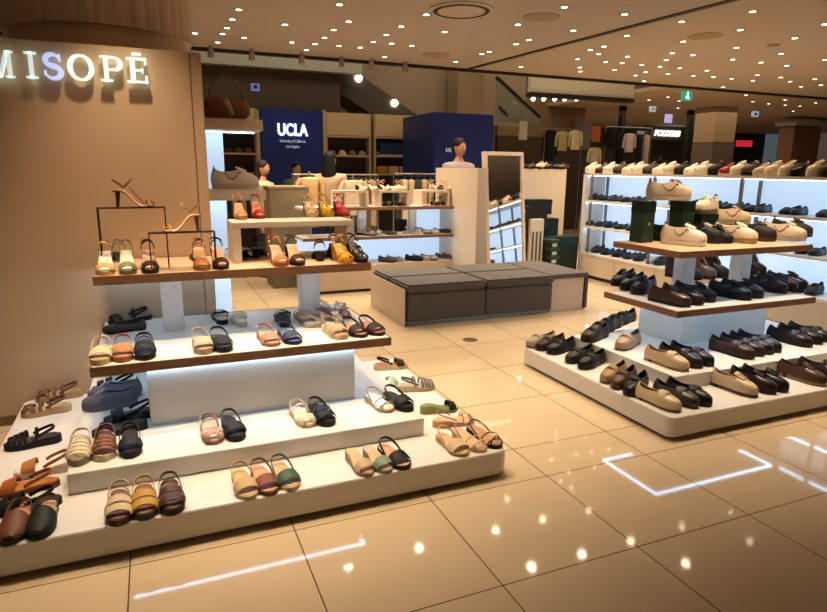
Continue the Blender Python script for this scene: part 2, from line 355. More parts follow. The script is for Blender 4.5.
def shoe_meshes(kind):
    if kind in _shoe: return _shoe[kind]
    P = {}; L, W = .265, .104
    if kind in ('flat', 'flat_double', 'flat_cross', 'platform', 'platform_double', 'fisher', 'slide', 'thin', 'clog', 'wedge_strap'):
        th = {'platform': .029, 'platform_double': .029, 'wedge_strap': .03, 'fisher': .03, 'clog': .022}.get(kind, .018)
        if kind == 'slide': W = .09; L = .25
        hr = rise_fn(.03 if kind == 'slide' else .012)
        if kind in ('thin',): hr = rise_fn(.02)
        P['outsole'] = sole_mb(L, W, 0, th*.7, lambda t: hr(t)*.0)
        # wedge fill between ground and footbed
        rings = []
        for t in TS:
            w, y = outline(t, L, W); b = th+hr(t)
            rings.append([(-w, y, th*.69), (-w, y, b-.002), (-w*.95, y, b), (0, y, b), (w*.95, y, b), (w, y, b-.002), (w, y, th*.69), (0, y, th*.69)])
        P['midsole'] = MB().loft(rings)
        P['insole'] = sole_mb(L, W, th-.001, th+.003, hr, .93)
        s = MB(); z = th
        if kind in ('flat', 'platform'):
            band(s, L, W, z, .15, .37, .028, .046, rise=hr, over=1.05)
        if kind in ('flat_double', 'platform_double'):
            band(s, L, W, z, .12, .26, .030, .040, rise=hr, over=1.06); band(s, L, W, z, .30, .44, .044, .054, rise=hr, over=1.06)
        if kind == 'flat_cross' or kind == 'wedge_strap':
            band(s, L, W, z, .12, .21, .028, .034, rise=hr, skew=.09); band(s, L, W, z, .14, .23, .032, .038, rise=hr, skew=-.09)
            if kind == 'wedge_strap': band(s, L, W, z, .36, .44, .046, .05, rise=hr)
        if kind == 'slide': band(s, L, W, z, .12, .30, .03, .046, rise=hr)
        if kind == 'thin':
            band(s, L, W, z, .10, .13, .026, .028, rise=hr, skew=.05); band(s, L, W, z, .15, .18, .03, .032, rise=hr, skew=-.06); band(s, L, W, z, .30, .325, .044, .045, rise=hr, skew=.04)
        if kind == 'fisher':
            for k in range(4): band(s, L, W, z, .09+.09*k, .145+.09*k, .026+.008*k, .031+.008*k, rise=hr)
            s.ribbon([Vector((0, (t-.5)*L, z+.028+(t-.1)*.09)) for t in (.08, .2, .3, .42)], (.006, 0, 0), .004)
        if kind == 'clog':
            band(s, L, W, z, .02, .46, .018, .062, rise=hr, rows=8)
        P['strap'] = s
        if kind not in ('slide',):
            a = MB(); back_loop(a, L, W, z, .5, .105, .012, .057 if kind != 'clog' else .05, w=.007 if kind != 'thin' else .003, rise=hr)
            if kind in ('flat_cross', 'platform_double', 'fisher', 'wedge_strap'): band(a, L, W, z, .56, .60, .055, .058, rise=hr)
            P['ankle_strap'] = a
            if kind in ('flat_double', 'fisher', 'clog', 'platform_double'):
                b_ = MB(); w, y = outline(.5, L, W)
                tp = [(w*1.1, y+.012*cos(q), z+.028+.010*sin(q)) for q in [2*PI*i/10 for i in range(11)]]
                b_.tube(tp, .0015, 5); P['buckle'] = b_
    if kind in ('heel', 'heel_multi', 'heel_thin', 'heel_band', 'midheel'):
        hh = {'heel': .085, 'heel_multi': .085, 'heel_thin': .085, 'heel_band': .085, 'midheel': .055}[kind]
        L, W = .215, .092; pf = .022 if kind in ('heel', 'heel_multi', 'heel_band') else .007
        hr = rise_fn(hh)
        P['sole'] = sole_mb(L, W, 0 if pf < .01 else .0, pf, lambda t: hr(t) if t > .3 else 0)
        P['insole'] = sole_mb(L, W, pf-.001, pf+.003, hr, .93)
        h = MB(); wt = .030 if kind != 'heel_thin' else .014
        def sq(cx, cy, z, a, b): return [(cx+a*cos(q)*1.0, cy+b*sin(q), z) for q in [2*PI*i/12 for i in range(12)]]
        h.loft([sq(0, L*.40, 0, wt*.75, wt*.6), sq(0, L*.38, hh*.5, wt*.8, wt*.7), sq(0, L*.37, hh+.004, wt*.98, wt*1.0)])
        P['heel'] = h
        s = MB(); z = pf
        if kind in ('heel', 'heel_band', 'midheel'): band(s, L, W, z, .06, .28, .024, .042, rise=hr)
        if kind == 'heel_multi':
            for k in range(4): band(s, L, W, z, .08+.11*k, .14+.11*k, .028+.007*k, .034+.007*k, rise=hr, skew=.03*(-1)**k)
        if kind == 'heel_thin':
            band(s, L, W, z, .08, .11, .022, .024, rise=hr, skew=.05); band(s, L, W, z, .16, .19, .03, .032, rise=hr, skew=-.05)
            w, y = outline(.2, L, W)
            s.tube([(w*.9, y, z), (w*.5, y+.05, z+.055), (0, y+.085, z+.105), (-w*.5, y+.05, z+.055), (-w*.9, y, z)], .0022, 5)
        P['strap'] = s
        a = MB()
        back_loop(a, L, W, z, .72, .058, .02, .065, w=.005 if kind != 'heel_thin' else .003, rise=hr)
        # instep ring
        w, y = outline(.72, L, W); pts = []
        for j in range(15):
            q = PI*j/14; pts.append(Vector((-w*1.05*cos(q), y-.045*sin(q), z+hr(.72)+.02+.05*sin(q))))
        a.ribbon(pts, (0, .0025, .004 if kind != 'heel_thin' else .0025), .0025)
        P['ankle_strap'] = a
    if kind in ('loafer', 'derby', 'sneaker', 'boot', 'hightop', 'pump'):
        L, W = (.29, .104) if kind != 'pump' else (.24, .08)
        if kind in ('sneaker', 'hightop'): W = .108
        sh = {'sneaker': .032, 'hightop': .032, 'boot': .026, 'derby': .02}.get(kind, .016)
        P['outsole'] = sole_mb(L, W, 0, sh, lambda t: 0, toe_spring=.006)
        if kind in ('loafer', 'derby', 'boot', 'pump'):
            h = MB(); ts = [.72, .8, .88, .94, .97, 1]
            P['heel'] = sole_mb(L, W, 0, sh+.004, lambda t: 0, 1.0, ts)
        throat = {'loafer': .42, 'pump': .26}.get(kind, .40)
        coll = {'loafer': .055, 'derby': .062, 'sneaker': .068, 'boot': .12, 'hightop': .11, 'pump': .04}[kind]
        hm = {'loafer': .058, 'derby': .062, 'sneaker': .068, 'boot': .075, 'hightop': .075, 'pump': .036}[kind]
        u = MB(); g = []
        rows = 10
        for i in range(rows):
            q = i/(rows-1); t = (throat+.03)*q**1.25
            w, y = outline(t, L, W); H = (.0 if i == 0 else .024+(hm-.024)*(q**.85))
            row = []
            for j in range(15):
                a = PI*j/14; ca = cos(a); sa = sin(a)
                row.append((-w*.985*(abs(ca)**.72)*(1 if ca > 0 else -1), y+.002, sh-.003+H*(sa**.8 if sa > 0 else 0)))
            g.append(row)
        u.shell(g, .004)
        g = []; path = []
        nP = 9
        for i in range(nP):
            t = throat+(.99-throat)*i/(nP-1); w, y = outline(t, L, W); path.append((w*.985, y, t))
        side = [(x, y, t) for x, y, t in path]; full = side+[(0.0, L*.5+.0, 1.0)]+[(-x, y, t) for x, y, t in reversed(side)]
        for k in range(6):
            v = k/5; row = []
            for (x, y, t) in full:
                s0 = hm if t < throat+.02 else None
                top = coll-.012*sin(PI*min(1, max(0, (t-throat)/(1-throat))))+(.008 if t > .93 else 0)
                if t <= throat+.001: top = max(top, hm*.86)
                lean = 1-.36*v**1.4+.05*sin(PI*v)
                yy = y+(-.016*v**1.3+.006*sin(PI*v))*max(0, (t-.75)/.25)
                row.append((x*lean, yy, sh-.003+top*v))
            g.append(row)
        u.shell(g, .004)
        u.tube([Vector(p)+Vector((0, 0, .001)) for p in g[-1]], .0045 if kind in ('sneaker', 'hightop', 'boot') else .0025, 6)
        P['upper'] = u
        if kind in ('sneaker', 'hightop'):
            for n_, sx in enumerate((-1, 1)):
                st = MB(); pp = []
                for q in range(9):
                    v = q/8; c0 = .70-.34*v; w, y = outline(c0, L, W); zz = .050-.034*math.sin(PI*min(1, v*1.15))**1.0+.004
                    zr = zz/coll; pp.append((sx*w*(1.012-.36*zr**1.4+.05*sin(PI*zr)), y, sh+zz))
                st.ribbon(pp, (0, .002, .0045), .003); P['side_stripe#%d' % n_] = st
            P['toe_cap'] = MB().loft([[(x*1.02, y, z_) for x, y, z_ in ring] for ring in [[(-w*cos(PI*j/10), yy+.0, sh-.004+hh*sin(PI*j/10)**.8) for j in range(11)] for w, yy, hh in [(outline(q, L, W)[0], outline(q, L, W)[1]-.001, h_) for q, h_ in ((0, .004), (.03, .018), (.07, .022), (.11, .014))]]])
            P['heel_tab'] = MB().shell([[(x, L*.5-.002-.016*v, sh+.02+coll*v) for x in (-.014, 0, .014)] for v in (0, .35, .7, 1.0)], .004)
        P['insole'] = sole_mb(L, W, sh, sh+.012, lambda t: 0, .86, [t for t in TS if t > .3])
        if kind in ('derby', 'sneaker', 'boot', 'hightop'):
            tg = []
            for k in range(5):
                v = k/4; y = (throat-.12+.20*v-.5)*L; z = sh+hm*.88+v*(coll-hm+.022)
                tg.append([(x, y, z-.25*abs(x)) for x in (-.024, -.012, 0, .012, .024)])
            P['tongue'] = MB().shell(tg, .005)
            lc = MB()
            for k in range(4):
                v = k/3.6; y = (throat-.13+.15*v-.5)*L; z = sh+hm*.90+v*(coll-hm+.016)
                lc.tube([(-.026, y, z-.006), (-.012, y, z+.004), (0, y, z+.006), (.012, y, z+.004), (.026, y, z-.006)], .0028, 5)
            P['laces'] = lc
        if kind == 'loafer':
            sb = MB(); w, y = outline(throat-.1, L, W)
            sb.ribbon([(-w*1.0*cos(PI*j/12)*(1-.1*sin(PI*j/12)), y, sh+(hm*.93)*sin(PI*j/12)**.8+.003) for j in range(13)], (0, .011, .002), .003)
            P['saddle_strap'] = sb
    out = {}
    for k, mb in P.items():
        out[k] = mb.mesh(kind+'_'+k, True)
    _shoe[kind] = (out, L); return _shoe[kind]

LEATHER = dict(rough=.38)
def shoe(kind, px, py, z, deg, colors, label, cat=None, group=None, loc=None, s=1.0, tilt=0, anchor='toe', plane=None):
    """px,py: where the toe touches the surface z; deg: direction of the toe, 0 = toward -Y, 90 = toward +X"""
    ms, L = shoe_meshes(kind); a = math.radians(deg)
    d = Vector((sin(a), -cos(a), 0))
    p = Vector(loc) if loc else at(px, py, z)
    c = p-d*(L*s/2) if anchor == 'toe' else p
    closed = kind in ('loafer', 'derby', 'sneaker', 'boot', 'hightop', 'pump')
    nm = {'loafer': 'loafer', 'derby': 'lace_up_shoe', 'sneaker': 'sneaker', 'boot': 'ankle_boot', 'hightop': 'high_top_sneaker', 'pump': 'pump_shoe', 'clog': 'clog_sandal', 'slide': 'slide_sandal'}.get(kind, 'heeled_sandal' if 'heel' in kind else 'sandal')
    t = thing(nm, label, cat or ('shoe' if closed else 'sandal'), (c.x, c.y, (loc[2] if loc else z)+.0008), a, group)
    t.scale = ((s*.93 if closed and s > 1.1 else s), s, s*(1.2 if closed and s > 1.1 else 1))
    main, sole, ins = colors[0], colors[1], colors[2] if len(colors) > 2 else colors[1]
    r_ = .32 if kind in ('loafer', 'derby', 'boot', 'heel', 'heel_multi') else .6
    for k, me in ms.items():
        k = k.split('#')[0]
        c_ = {'outsole': sole, 'sole': sole, 'midsole': sole, 'heel': sole if not closed else '14100e', 'insole': ins, 'buckle': 'b09060', 'laces': ins if kind in ('sneaker', 'hightop') else main, 'tongue': main, 'side_stripe': ('8a6440' if C(main)[0] > .1 else '6a6460'), 'toe_cap': sole, 'heel_tab': ('6a4c34' if C(main)[0] > .1 else main)}.get(k, main)
        mat = MC(c_, r_ if k in ('upper', 'strap', 'ankle_strap') else .6, bump=.15 if k in ('strap', 'upper') else 0, scale=120) if k != 'buckle' else M('gold_metal', (.7, .5, .2), .3, 1)
        o = link(k, me, mat, t)
    return t

# ------------------------------------------------------------------ shoes on the left stand
A, B_, Cc, D = .15, .25, .62, 1.02
GL = 'sandals along the front of the lowest platform'
for a in [
 ('platform_double', 119, 527, A, 0, ('c9b48f', '3a241a', '8a5a48'), 'beige strap sandal with dark brown insole, lowest platform, left of the mustard one', GL),
 ('platform_double', 146, 521, A, 2, ('b98f2e', '3a241a', '9a6a48'), 'mustard yellow strap sandal at the front of the lowest platform', GL),
 ('platform_double', 174, 516, A, 3, ('3d2020', '2b1814', '7a4a3a'), 'dark maroon strap sandal right of the mustard yellow sandal', GL),
 ('flat', 251, 500, A, 6, ('c0a06c', 'c8b48c', 'cda873'), 'woven straw-coloured band sandal left of the rust brown one', GL),
 ('flat', 272, 496, A, 7, ('7a3a22', '6a3420', 'c49a6c'), 'rust brown band sandal between straw-coloured and green sandals', GL),
 ('flat', 294, 491, A, 8, ('2a4f36', 'bfae90', 'c9a678'), 'green band sandal right of the rust brown band sandal', GL),
 ('slide', 370, 477, A, 8, ('c4a684', 'a08464', 'd0ac80'), 'beige slide sandal left of the mint green slide', GL),
 ('slide', 389, 474, A, 9, ('74917a', '8a8c70', 'd6ae88'), 'mint green slide sandal near the platform corner', GL),
 ('flat', 407, 470, A, 10, ('15120f', '1a1512', 'c99a6c'), 'black sandal with ankle loop right of the mint green slide', GL),
 ('flat', 466, 457, A, 8, ('d0b48e', 'b9975f', 'd6ae78'), 'beige sandal, leftmost of the three at the rounded platform corner', GL),
 ('thin', 484, 453, A, 10, ('c0a888', 'c7a77a', 'd8b488'), 'pale thin-strapped sandal in the middle of the three at the platform corner', GL),
 ('thin', 500, 449, A, 12, ('241814', '1e1512', 'c89468'), 'black thin-strapped sandal at the right platform corner', GL),
 ('clog', 9, 546, A, -4, ('6a3a1e', '2a1a12', 'c8905c'), 'brown closed-toe clog sandal cut by the left edge of the photo', GL),
 ('clog', 37, 541, A, -4, ('1d211b', '17120f', 'c8a070'), 'black closed-toe clog sandal beside the brown clog at far left', GL),
]: shoe(*a[:7], None, a[7])
GS = 'sandals pointing left on the lowest platform'
for a in [
 ('flat_double', -8, 514, A, -92, ('17120f', '17120f', '3a2418'), 'black sandal lying lowest of the three that point left at the far left', GS),
 ('flat', -6, 494, A, -94, ('a8581c', '7a4018', 'b8702e'), 'orange-brown sandal between a black and a white one at the far left', GS),
 ('platform', 14, 477, A, -90, ('b07038', 'd8ccb4', 'e0d6c4'), 'white-soled tan sandal above the orange-brown sandal at the far left', GS),
 ('fisher', 4, 450, A, -86, ('211814', '1c1614', '3a3230'), 'black and silver strappy shoe pointing left by the platform edge', GS),
 ('wedge_strap', 21, 417, A, -86, ('6b4636', 'b89868', 'c8a47c'), 'taupe wedge sandal pointing left nearest the tan wall', GS),
 ('wedge_strap', 36, 402, A, -84, ('75503c', 'a88860', 'b8946c'), 'brown strappy sandal half hidden behind the taupe wedge', GS),
]: shoe(*a[:7], None, a[7])
GT = 'sandals along the front of the upper platform'
for a in [
 ('fisher', 78, 467, B_, 0, ('d6c49e', '8c7a60', 'c8b490'), 'cream strappy thick-soled sandal at the left end of the upper platform', GT),
 ('fisher', 104, 462, B_, 0, ('7a4424', 'd0c0a4', '6a3c20'), 'brown strappy sandal with pale sole between cream and black ones', GT),
 ('platform', 131, 459, B_, 2, ('141210', '141210', '2a2420'), 'black platform sandal right of the brown strappy one on the upper platform', GT),
 ('flat_cross', 216, 445, B_, 6, ('b08878', '8e6a54', 'cfae9c'), 'dusty pink thin-strap sandal left of a black one on the upper platform', GT),
 ('platform', 239, 442, B_, 7, ('17161a', '121114', '2e2c34'), 'black platform sandal right of the dusty pink one', GT),
 ('flat_cross', 311, 428, B_, 9, ('cfc0a6', 'b49c78', 'e0d4be'), 'off-white crossed-strap sandal near the middle of the upper platform', GT),
 ('platform_double', 331, 427, B_, 10, ('18171a', '121114', '2a282c'), 'black double-strap platform sandal right of the off-white sandal', GT),
 ('thin', 391, 413, B_, 12, ('8a7c6c', 'b49c78', 'efe6da'), 'white thin-strapped sandal at the right end of the upper platform', GT),
 ('platform', 411, 412, B_, 14, ('1a1716', '151210', '302a26'), 'black platform sandal at the right corner of the upper platform', GT),
]: shoe(*a[:7], None, a[7])
GU = 'sandals pointing left on the upper platform'
for a in [
 ('platform', 92, 437, B_, -84, ('161413', '161413', '2c2826'), 'black sandal pointing left right behind the cream strappy sandal', GU),
 ('platform', 104, 424, B_, -82, ('1d1a1a', '161413', '2c2826'), 'black sandal pointing left behind the brown strappy sandal', GU),
 ('sneaker', 82, 411, B_, -88, ('5c5a60', '6a6a70', '8a8890'), 'grey shoe pointing left, front one of the grey row under the shelf', GU),
 ('sneaker', 88, 402, B_, -88, ('66646c', '74747a', '8a8890'), 'grey shoe pointing left, middle one of the grey row under the shelf', GU),
 ('flat_double', 92, 391, B_, -86, ('201816', '201816', '3a2c26'), 'dark sandal at the back of the grey row under the shelf', GU),
]: shoe(*a[:7], None, a[7])
GM = 'sandals along the front of the middle shelf'
for a in [
 ('platform', 100, 366, Cc, 0, ('d2bc94', 'bfa478', 'c8ac80'), 'cream thick sandal at the left end of the middle shelf', GM),
 ('platform', 123, 363, Cc, 1, ('b0764a', 'a06a40', 'c08858'), 'orange-tan sandal second from the left on the middle shelf', GM),
 ('platform_double', 146, 361, Cc, 2, ('1e1d20', '161518', '3a3a40'), 'black strappy sandal right of the orange-tan one on the middle shelf', GM),
 ('platform', 206, 355, Cc, 5, ('b8a888', 'a4906c', 'b8a488'), 'khaki beige sandal beside a black one left of centre on the middle shelf', GM),
 ('platform', 226, 353, Cc, 6, ('1c1e24', '16171b', '34363e'), 'black sandal right of the khaki beige one on the middle shelf', GM),
 ('flat', 275, 347, Cc, 8, ('b07c64', '9a6450', 'd6a890'), 'salmon pink sandal beside the navy one on the middle shelf', GM),
 ('flat', 297, 345, Cc, 9, ('262c44', '1c2030', '5a6488'), 'navy sandal beside the salmon pink one on the middle shelf', GM),
 ('platform', 344, 340, Cc, 10, ('b4946c', 'cdb48c', 'b89468'), 'tan sandal, leftmost of the three at the right end of the middle shelf', GM),
 ('flat', 364, 338, Cc, 11, ('2a1c16', '1e1612', 'b87c50'), 'dark brown sandal in the middle of three at the right end of the middle shelf', GM),
 ('flat', 382, 336, Cc, 12, ('241611', '1a120e', 'a86c44'), 'black-brown sandal at the right end of the middle shelf', GM),
]: shoe(*a[:7], None, a[7])
GB = 'sandals at the back of the middle shelf'
for a in [
 ('pump', 103, 334, Cc, -80, ('3a2a20', '1c1614', 'a8784c'), 'brown shoe pointing left at the back left of the middle shelf', GB),
 ('flat_cross', 108, 324, Cc, -78, ('2a2220', '1c1614', '7a6250'), 'dark strappy sandal pointing left behind the black strappy sandal', GB),
 ('fisher', 112, 315, Cc, -78, ('4a3c34', '2c2420', '8a705c'), 'grey-brown sandal rearmost at the left of the middle shelf', GB),
 ('flat', 219, 316, Cc, 180, ('1c1e22', '16171b', 'c8b8a0'), 'black sandal facing away behind the khaki beige sandal', GB),
 ('flat', 237, 318, Cc, 180, ('d6cab4', 'c8b898', 'd8ccb4'), 'cream sandal facing away beside the black one', GB),
 ('platform', 281, 318, Cc, 176, ('22262a', '16171b', '2c3036'), 'black sandal facing away behind the navy sandal', GB),
 ('flat', 300, 315, Cc, 176, ('b08c80', '9a7868', 'c8a898'), 'pale pink sandal facing away beside the left side of the right post', GB),
 ('flat_cross', 346, 325, Cc, 80, ('a89884', 'b8a88c', 'cbbda4'), 'grey-beige sandal pointing right, front one behind the right post', GB),
 ('flat_cross', 352, 318, Cc, 80, ('9a6a5c', 'b8a88c', 'c8b49c'), 'rosy strappy sandal pointing right between two grey ones behind the post', GB),
 ('thin', 348, 309, Cc, 80, ('8a8478', 'b8b0a0', 'c8c0b0'), 'pale grey thin-strap sandal pointing right, rearmost by the post', GB),
]: shoe(*a[:7], None, a[7])
GR = 'sandals pointing right at the right side of the left stand'
for a in [
 ('platform', 408, 367, A, 84, ('2a1c18', 'c8ac80', 'b06a48'), 'tan sandal with black and red strap pointing right, rearmost by the stand', GR),
 ('flat_cross', 399, 384, A, 84, ('b8c4b0', 'c8c8b4', 'd4dccb'), 'pale mint strappy sandal pointing right at the side of the stand', GR),
 ('flat_cross', 388, 392, A, 84, ('c0c0b4', 'd0ccbc', 'dcd8cc'), 'off-white strappy sandal pointing right behind the white thin-strapped one', GR),
 ('fisher', 435, 388, A, 84, ('6a6460', 'c0a884', 'b8a890'), 'beige thick-soled sandal with dark strap pointing right', GR),
 ('slide', 458, 409, A, 86, ('1a1a18', '8c8c54', '7c8048'), 'olive green slide with black strap pointing right', GR),
 ('thin', 474, 421, A, 88, ('b88c74', 'c89c74', 'd8ac84'), 'peach thin-strapped sandal pointing right above the corner trio', GR),
]: shoe(*a[:7], None, a[7])
GD = 'heeled sandals on the top shelf of the left stand'
for a in [
 ('heel', 105, 276, D, 0, ('c89c6c', 'c8a070', 'e8dcc8'), 'tan heeled sandal at the left end of the top wooden shelf', GD),
 ('heel', 128, 275, D, 2, ('74744a', '6a6840', 'd8d4bc'), 'olive green heeled sandal second on the top wooden shelf', GD),
 ('heel', 151, 274, D, 3, ('2c1c16', '241812', 'c89c78'), 'dark brown heeled sandal third on the top wooden shelf', GD),
 ('heel', 204, 271, D, 5, ('a86838', '8c5830', 'd89c60'), 'orange-tan heeled sandal under the thin black display frames', GD),
 ('heel', 223, 270, D, 6, ('2a1812', '20140f', 'c88c68'), 'black heeled sandal with tan insole right of the orange-tan one', GD),
 ('heel', 284, 267, D, 8, ('b0683c', 'a0602f', 'd0986c'), 'terracotta heeled sandal in front of the cream riser', GD),
 ('heel', 301, 266, D, 9, ('3a1c14', '2a1610', 'd0986c'), 'dark brown ring-strap heeled sandal in front of the cream riser', GD),
 ('heel_multi', 350, 264, D, 12, ('d08c1c', 'c8841a', 'c88c28'), 'bright orange-yellow heeled sandal near the right end of the top shelf', GD),
 ('heel_multi', 365, 263, D, 12, ('1c1614', '1a1412', '3a2c26'), 'black strappy heeled sandal at the right end of the top shelf', GD),
 ('midheel', 116, 258, D, 190, ('6f7a4c', '5c6440', '8c9060'), 'green heeled shoe facing away behind the olive green sandal', GD),
 ('midheel', 196, 258, D, 185, ('8c5a3c', '6a4c34', 'b08860'), 'brown heeled sandal facing away behind the orange-tan one', GD),
 ('midheel', 250, 256, D, 150, ('1a1614', '14110f', 'd0c4b0'), 'black sandal with white insole seen through the left of the riser', GD),
 ('midheel', 262, 254, D, 160, ('241c18', '1c1613', 'c8b8a0'), 'black and cream sandal inside the riser opening', GD),
 ('midheel', 318, 257, D, 170, ('2c241e', '241c18', '6a5848'), 'dark strappy heel inside the right of the riser opening', GD),
 ('heel_band', 332, 256, D, 170, ('4a3828', '32261c', '8c7458'), 'brown heel deepest at the right of the riser opening', GD),
]: shoe(*a[:7], None, a[7])
GRz = 'heeled sandals on top of the cream riser'
for a in [
 ('heel_band', 243, 220, RZ, 4, ('ae8050', 'a07444', 'c89468'), 'tan heeled sandal at the left end of the cream riser', GRz),
 ('heel', 261, 219, RZ, 5, ('a0201a', '8c1c18', 'c87050'), 'dark red heeled sandal beside the tan one on the riser', GRz),
 ('heel_multi', 315, 217.5, RZ, 7, ('c8a878', 'b89868', 'd0ac80'), 'beige strappy heeled sandal left of the yellow one on the riser', GRz),
 ('heel_multi', 331, 217, RZ, 8, ('c8a010', 'b08c10', 'c89c20'), 'yellow strappy heeled sandal between beige and red on the riser', GRz),
 ('heel_multi', 347, 216.5, RZ, 9, ('b0281c', '94201a', 'b04838'), 'bright red strappy heeled sandal at the right end of the riser', GRz),
]: shoe(*a[:7], None, a[7], s=.9)

# wire display frames with thin heels
def frame(x0, x1, y0, y1, z0, z1, label):
    t = thing('wire_display_frame', label, 'display frame', ((x0+x1)/2, y0, z0), 0, 'wire frames on the top shelf')
    w = (x1-x0)/2; d = y1-y0; h = z1-z0
    part('top_plate', MB().box(-w, w, 0, d, h-.006, h), blackm, t)
    for sx in (-1, 1):
        for y in (0, d-.006): part('leg', MB().box(sx*w-.003-.003*sx, sx*w+.003-.003*sx, y, y+.006, 0, h-.006), blackm, t)
frame(-.29, .06, 3.78, 3.86, D+.0005, 1.375, 'taller thin black wire frame carrying a brown high heel by the tan wall')
frame(-.04, .315, 3.68, 3.75, D+.0005, 1.24, 'lower thin black wire frame carrying a beige high heel')
shoe('heel_thin', 0, 0, 0, 84, ('7a4a2c', '5a3620', 'a87850'), 'brown thin-strapped high heel on the taller black wire frame', None, 'high heels on wire frames', loc=(-.10, 3.82, 1.375), anchor='c')
shoe('heel_thin', 0, 0, 0, -88, ('a8784c', '8c6038', 'd0a078'), 'beige thin-strapped high heel on the lower black wire frame', None, 'high heels on wire frames', loc=(.14, 3.715, 1.24), anchor='c')

# ------------------------------------------------------------------ shoes on the right stand
Cc = .60
def row(lst, z, grp):
    for a in lst:
        kw = a[6] if len(a) > 6 else {}
        kw.setdefault('s', 1.15 if z == A else 1.24); shoe(a[0], a[1], a[2], z, a[3], a[4], a[5], None, grp, **kw)
row([
 ('loafer', 527, 348, -78, ('a08c78', '5a4c40', '3a2e26'), 'beige loafer pointing left at the far left corner of the right stand'),
 ('loafer', 537, 351, -76, ('2a1c14', '1a120e', '3a2418'), 'dark brown loafer next to the beige one at the left corner'),
 ('loafer', 548, 355, -74, ('181312', '120e0c', '2a201a'), 'black loafer, nearest of the trio at the left corner of the right stand'),
 ('loafer', 567, 364, -72, ('23221a', '141210', '3a2c20'), 'blackish green loafer in the middle of the lowest platform left side'),
 ('loafer', 580, 370, -70, ('191412', '120e0c', '3a2418'), 'black loafer right beside the blackish green loafer'),
 ('loafer', 603, 384, -66, ('9c7c50', '6a5030', '4a3020'), 'camel suede loafer with dark lining on the lowest platform'),
 ('loafer', 614, 390, -64, ('4a2e1c', '2c1c12', '2a1a12'), 'mid brown loafer between the camel and the blackish one'),
 ('loafer', 627, 397, -62, ('221c16', '15110e', '2a1e16'), 'blackish loafer right of the mid brown loafer'),
 ('loafer', 680, 413, 8, ('cdb68e', '6a5a44', '4a3a28'), 'cream suede loafer at the front corner of the lowest platform'),
 ('loafer', 698, 409, 8, ('3e342a', '221c18', '5c4c3c'), 'dark taupe loafer right of the cream suede loafer'),
 ('loafer', 711, 407, 8, ('1e1916', '14110f', '2a221c'), 'black loafer, third from the front corner on the lowest platform'),
 ('derby', 757, 398, 9, ('d0b894', '5a4030', '3a2e26'), 'beige lace-up shoe with dark sole on the front platform'),
 ('derby', 776, 395, 9, ('2c1e1a', '1a1210', '3a2a22'), 'dark brown lace-up right of the beige lace-up'),
 ('derby', 788, 393, 9, ('1c1614', '14100e', '2a1e18'), 'black lace-up, third beside the beige lace-up'),
 ('derby', 826, 387, 9, ('4a2c1e', '8c7458', '3a2418'), 'big brown lace-up at the right edge of the photo on the lowest platform'),
 ('derby', 846, 384, 9, ('2e1c16', '5a4838', '3a2418'), 'dark brown lace-up cut by the right edge of the photo'),
], A, 'mens shoes on the lowest platform of the right stand')
row([
 ('loafer', 583, 343, -70, ('2c2018', '1a1410', '2a1e16'), 'dark brown loafer, nearest of the dark row behind the upper platform corner'),
 ('loafer', 590, 337, -70, ('1c1614', '14100e', '2a1e16'), 'black loafer second in the dark row on the upper platform'),
 ('loafer', 598, 333, -70, ('201814', '14100e', '2a1e16'), 'black-brown loafer third in the dark row on the upper platform'),
 ('loafer', 606, 329, -70, ('181412', '14100e', '2a1e16'), 'black loafer fourth in the dark row on the upper platform'),
 ('loafer', 614, 326, -70, ('241a16', '14100e', '2a1e16'), 'dark loafer rearmost in the dark row on the upper platform'),
 ('loafer', 618, 351, -66, ('a08468', '6a5440', '5a4030'), 'taupe loafer pointing left on the upper platform'),
 ('loafer', 688, 372, 8, ('cbb08a', '8c7454', '4a3626'), 'cream leather loafer with strap at the upper platform front'),
 ('loafer', 702, 369, 8, ('25242a', '17161a', '2a282e'), 'dark navy loafer right of the cream leather loafer'),
 ('loafer', 713, 367, 8, ('1c1b1f', '141317', '2a282e'), 'black loafer, second right of the cream leather loafer'),
 ('loafer', 754, 360, 9, ('38221a', '1e1410', '2a1c16'), 'chestnut brown loafer, leftmost of four on the upper platform'),
 ('loafer', 764, 357, 9, ('2a1c18', '1a1210', '2a1c16'), 'dark brown loafer, second of four on the upper platform'),
 ('loafer', 773, 355, 9, ('1e1a1e', '141216', '241e22'), 'black loafer, third of four on the upper platform'),
 ('loafer', 781, 353, 9, ('20222c', '14151b', '24262e'), 'navy loafer, rightmost of four on the upper platform'),
 ('loafer', 812, 348, 9, ('221814', '15100e', '2a1c16'), 'dark brown loafer at the right end of the upper platform'),
 ('loafer', 822, 345, 9, ('1a1412', '120e0c', '2a1c16'), 'black loafer beside the dark brown one at the right end of the upper platform'),
 ('loafer', 832, 343, 9, ('2a1c16', '15100e', '2a1c16'), 'brown loafer cut by the right photo edge on the upper platform'),
], B_, 'mens shoes on the upper platform of the right stand')
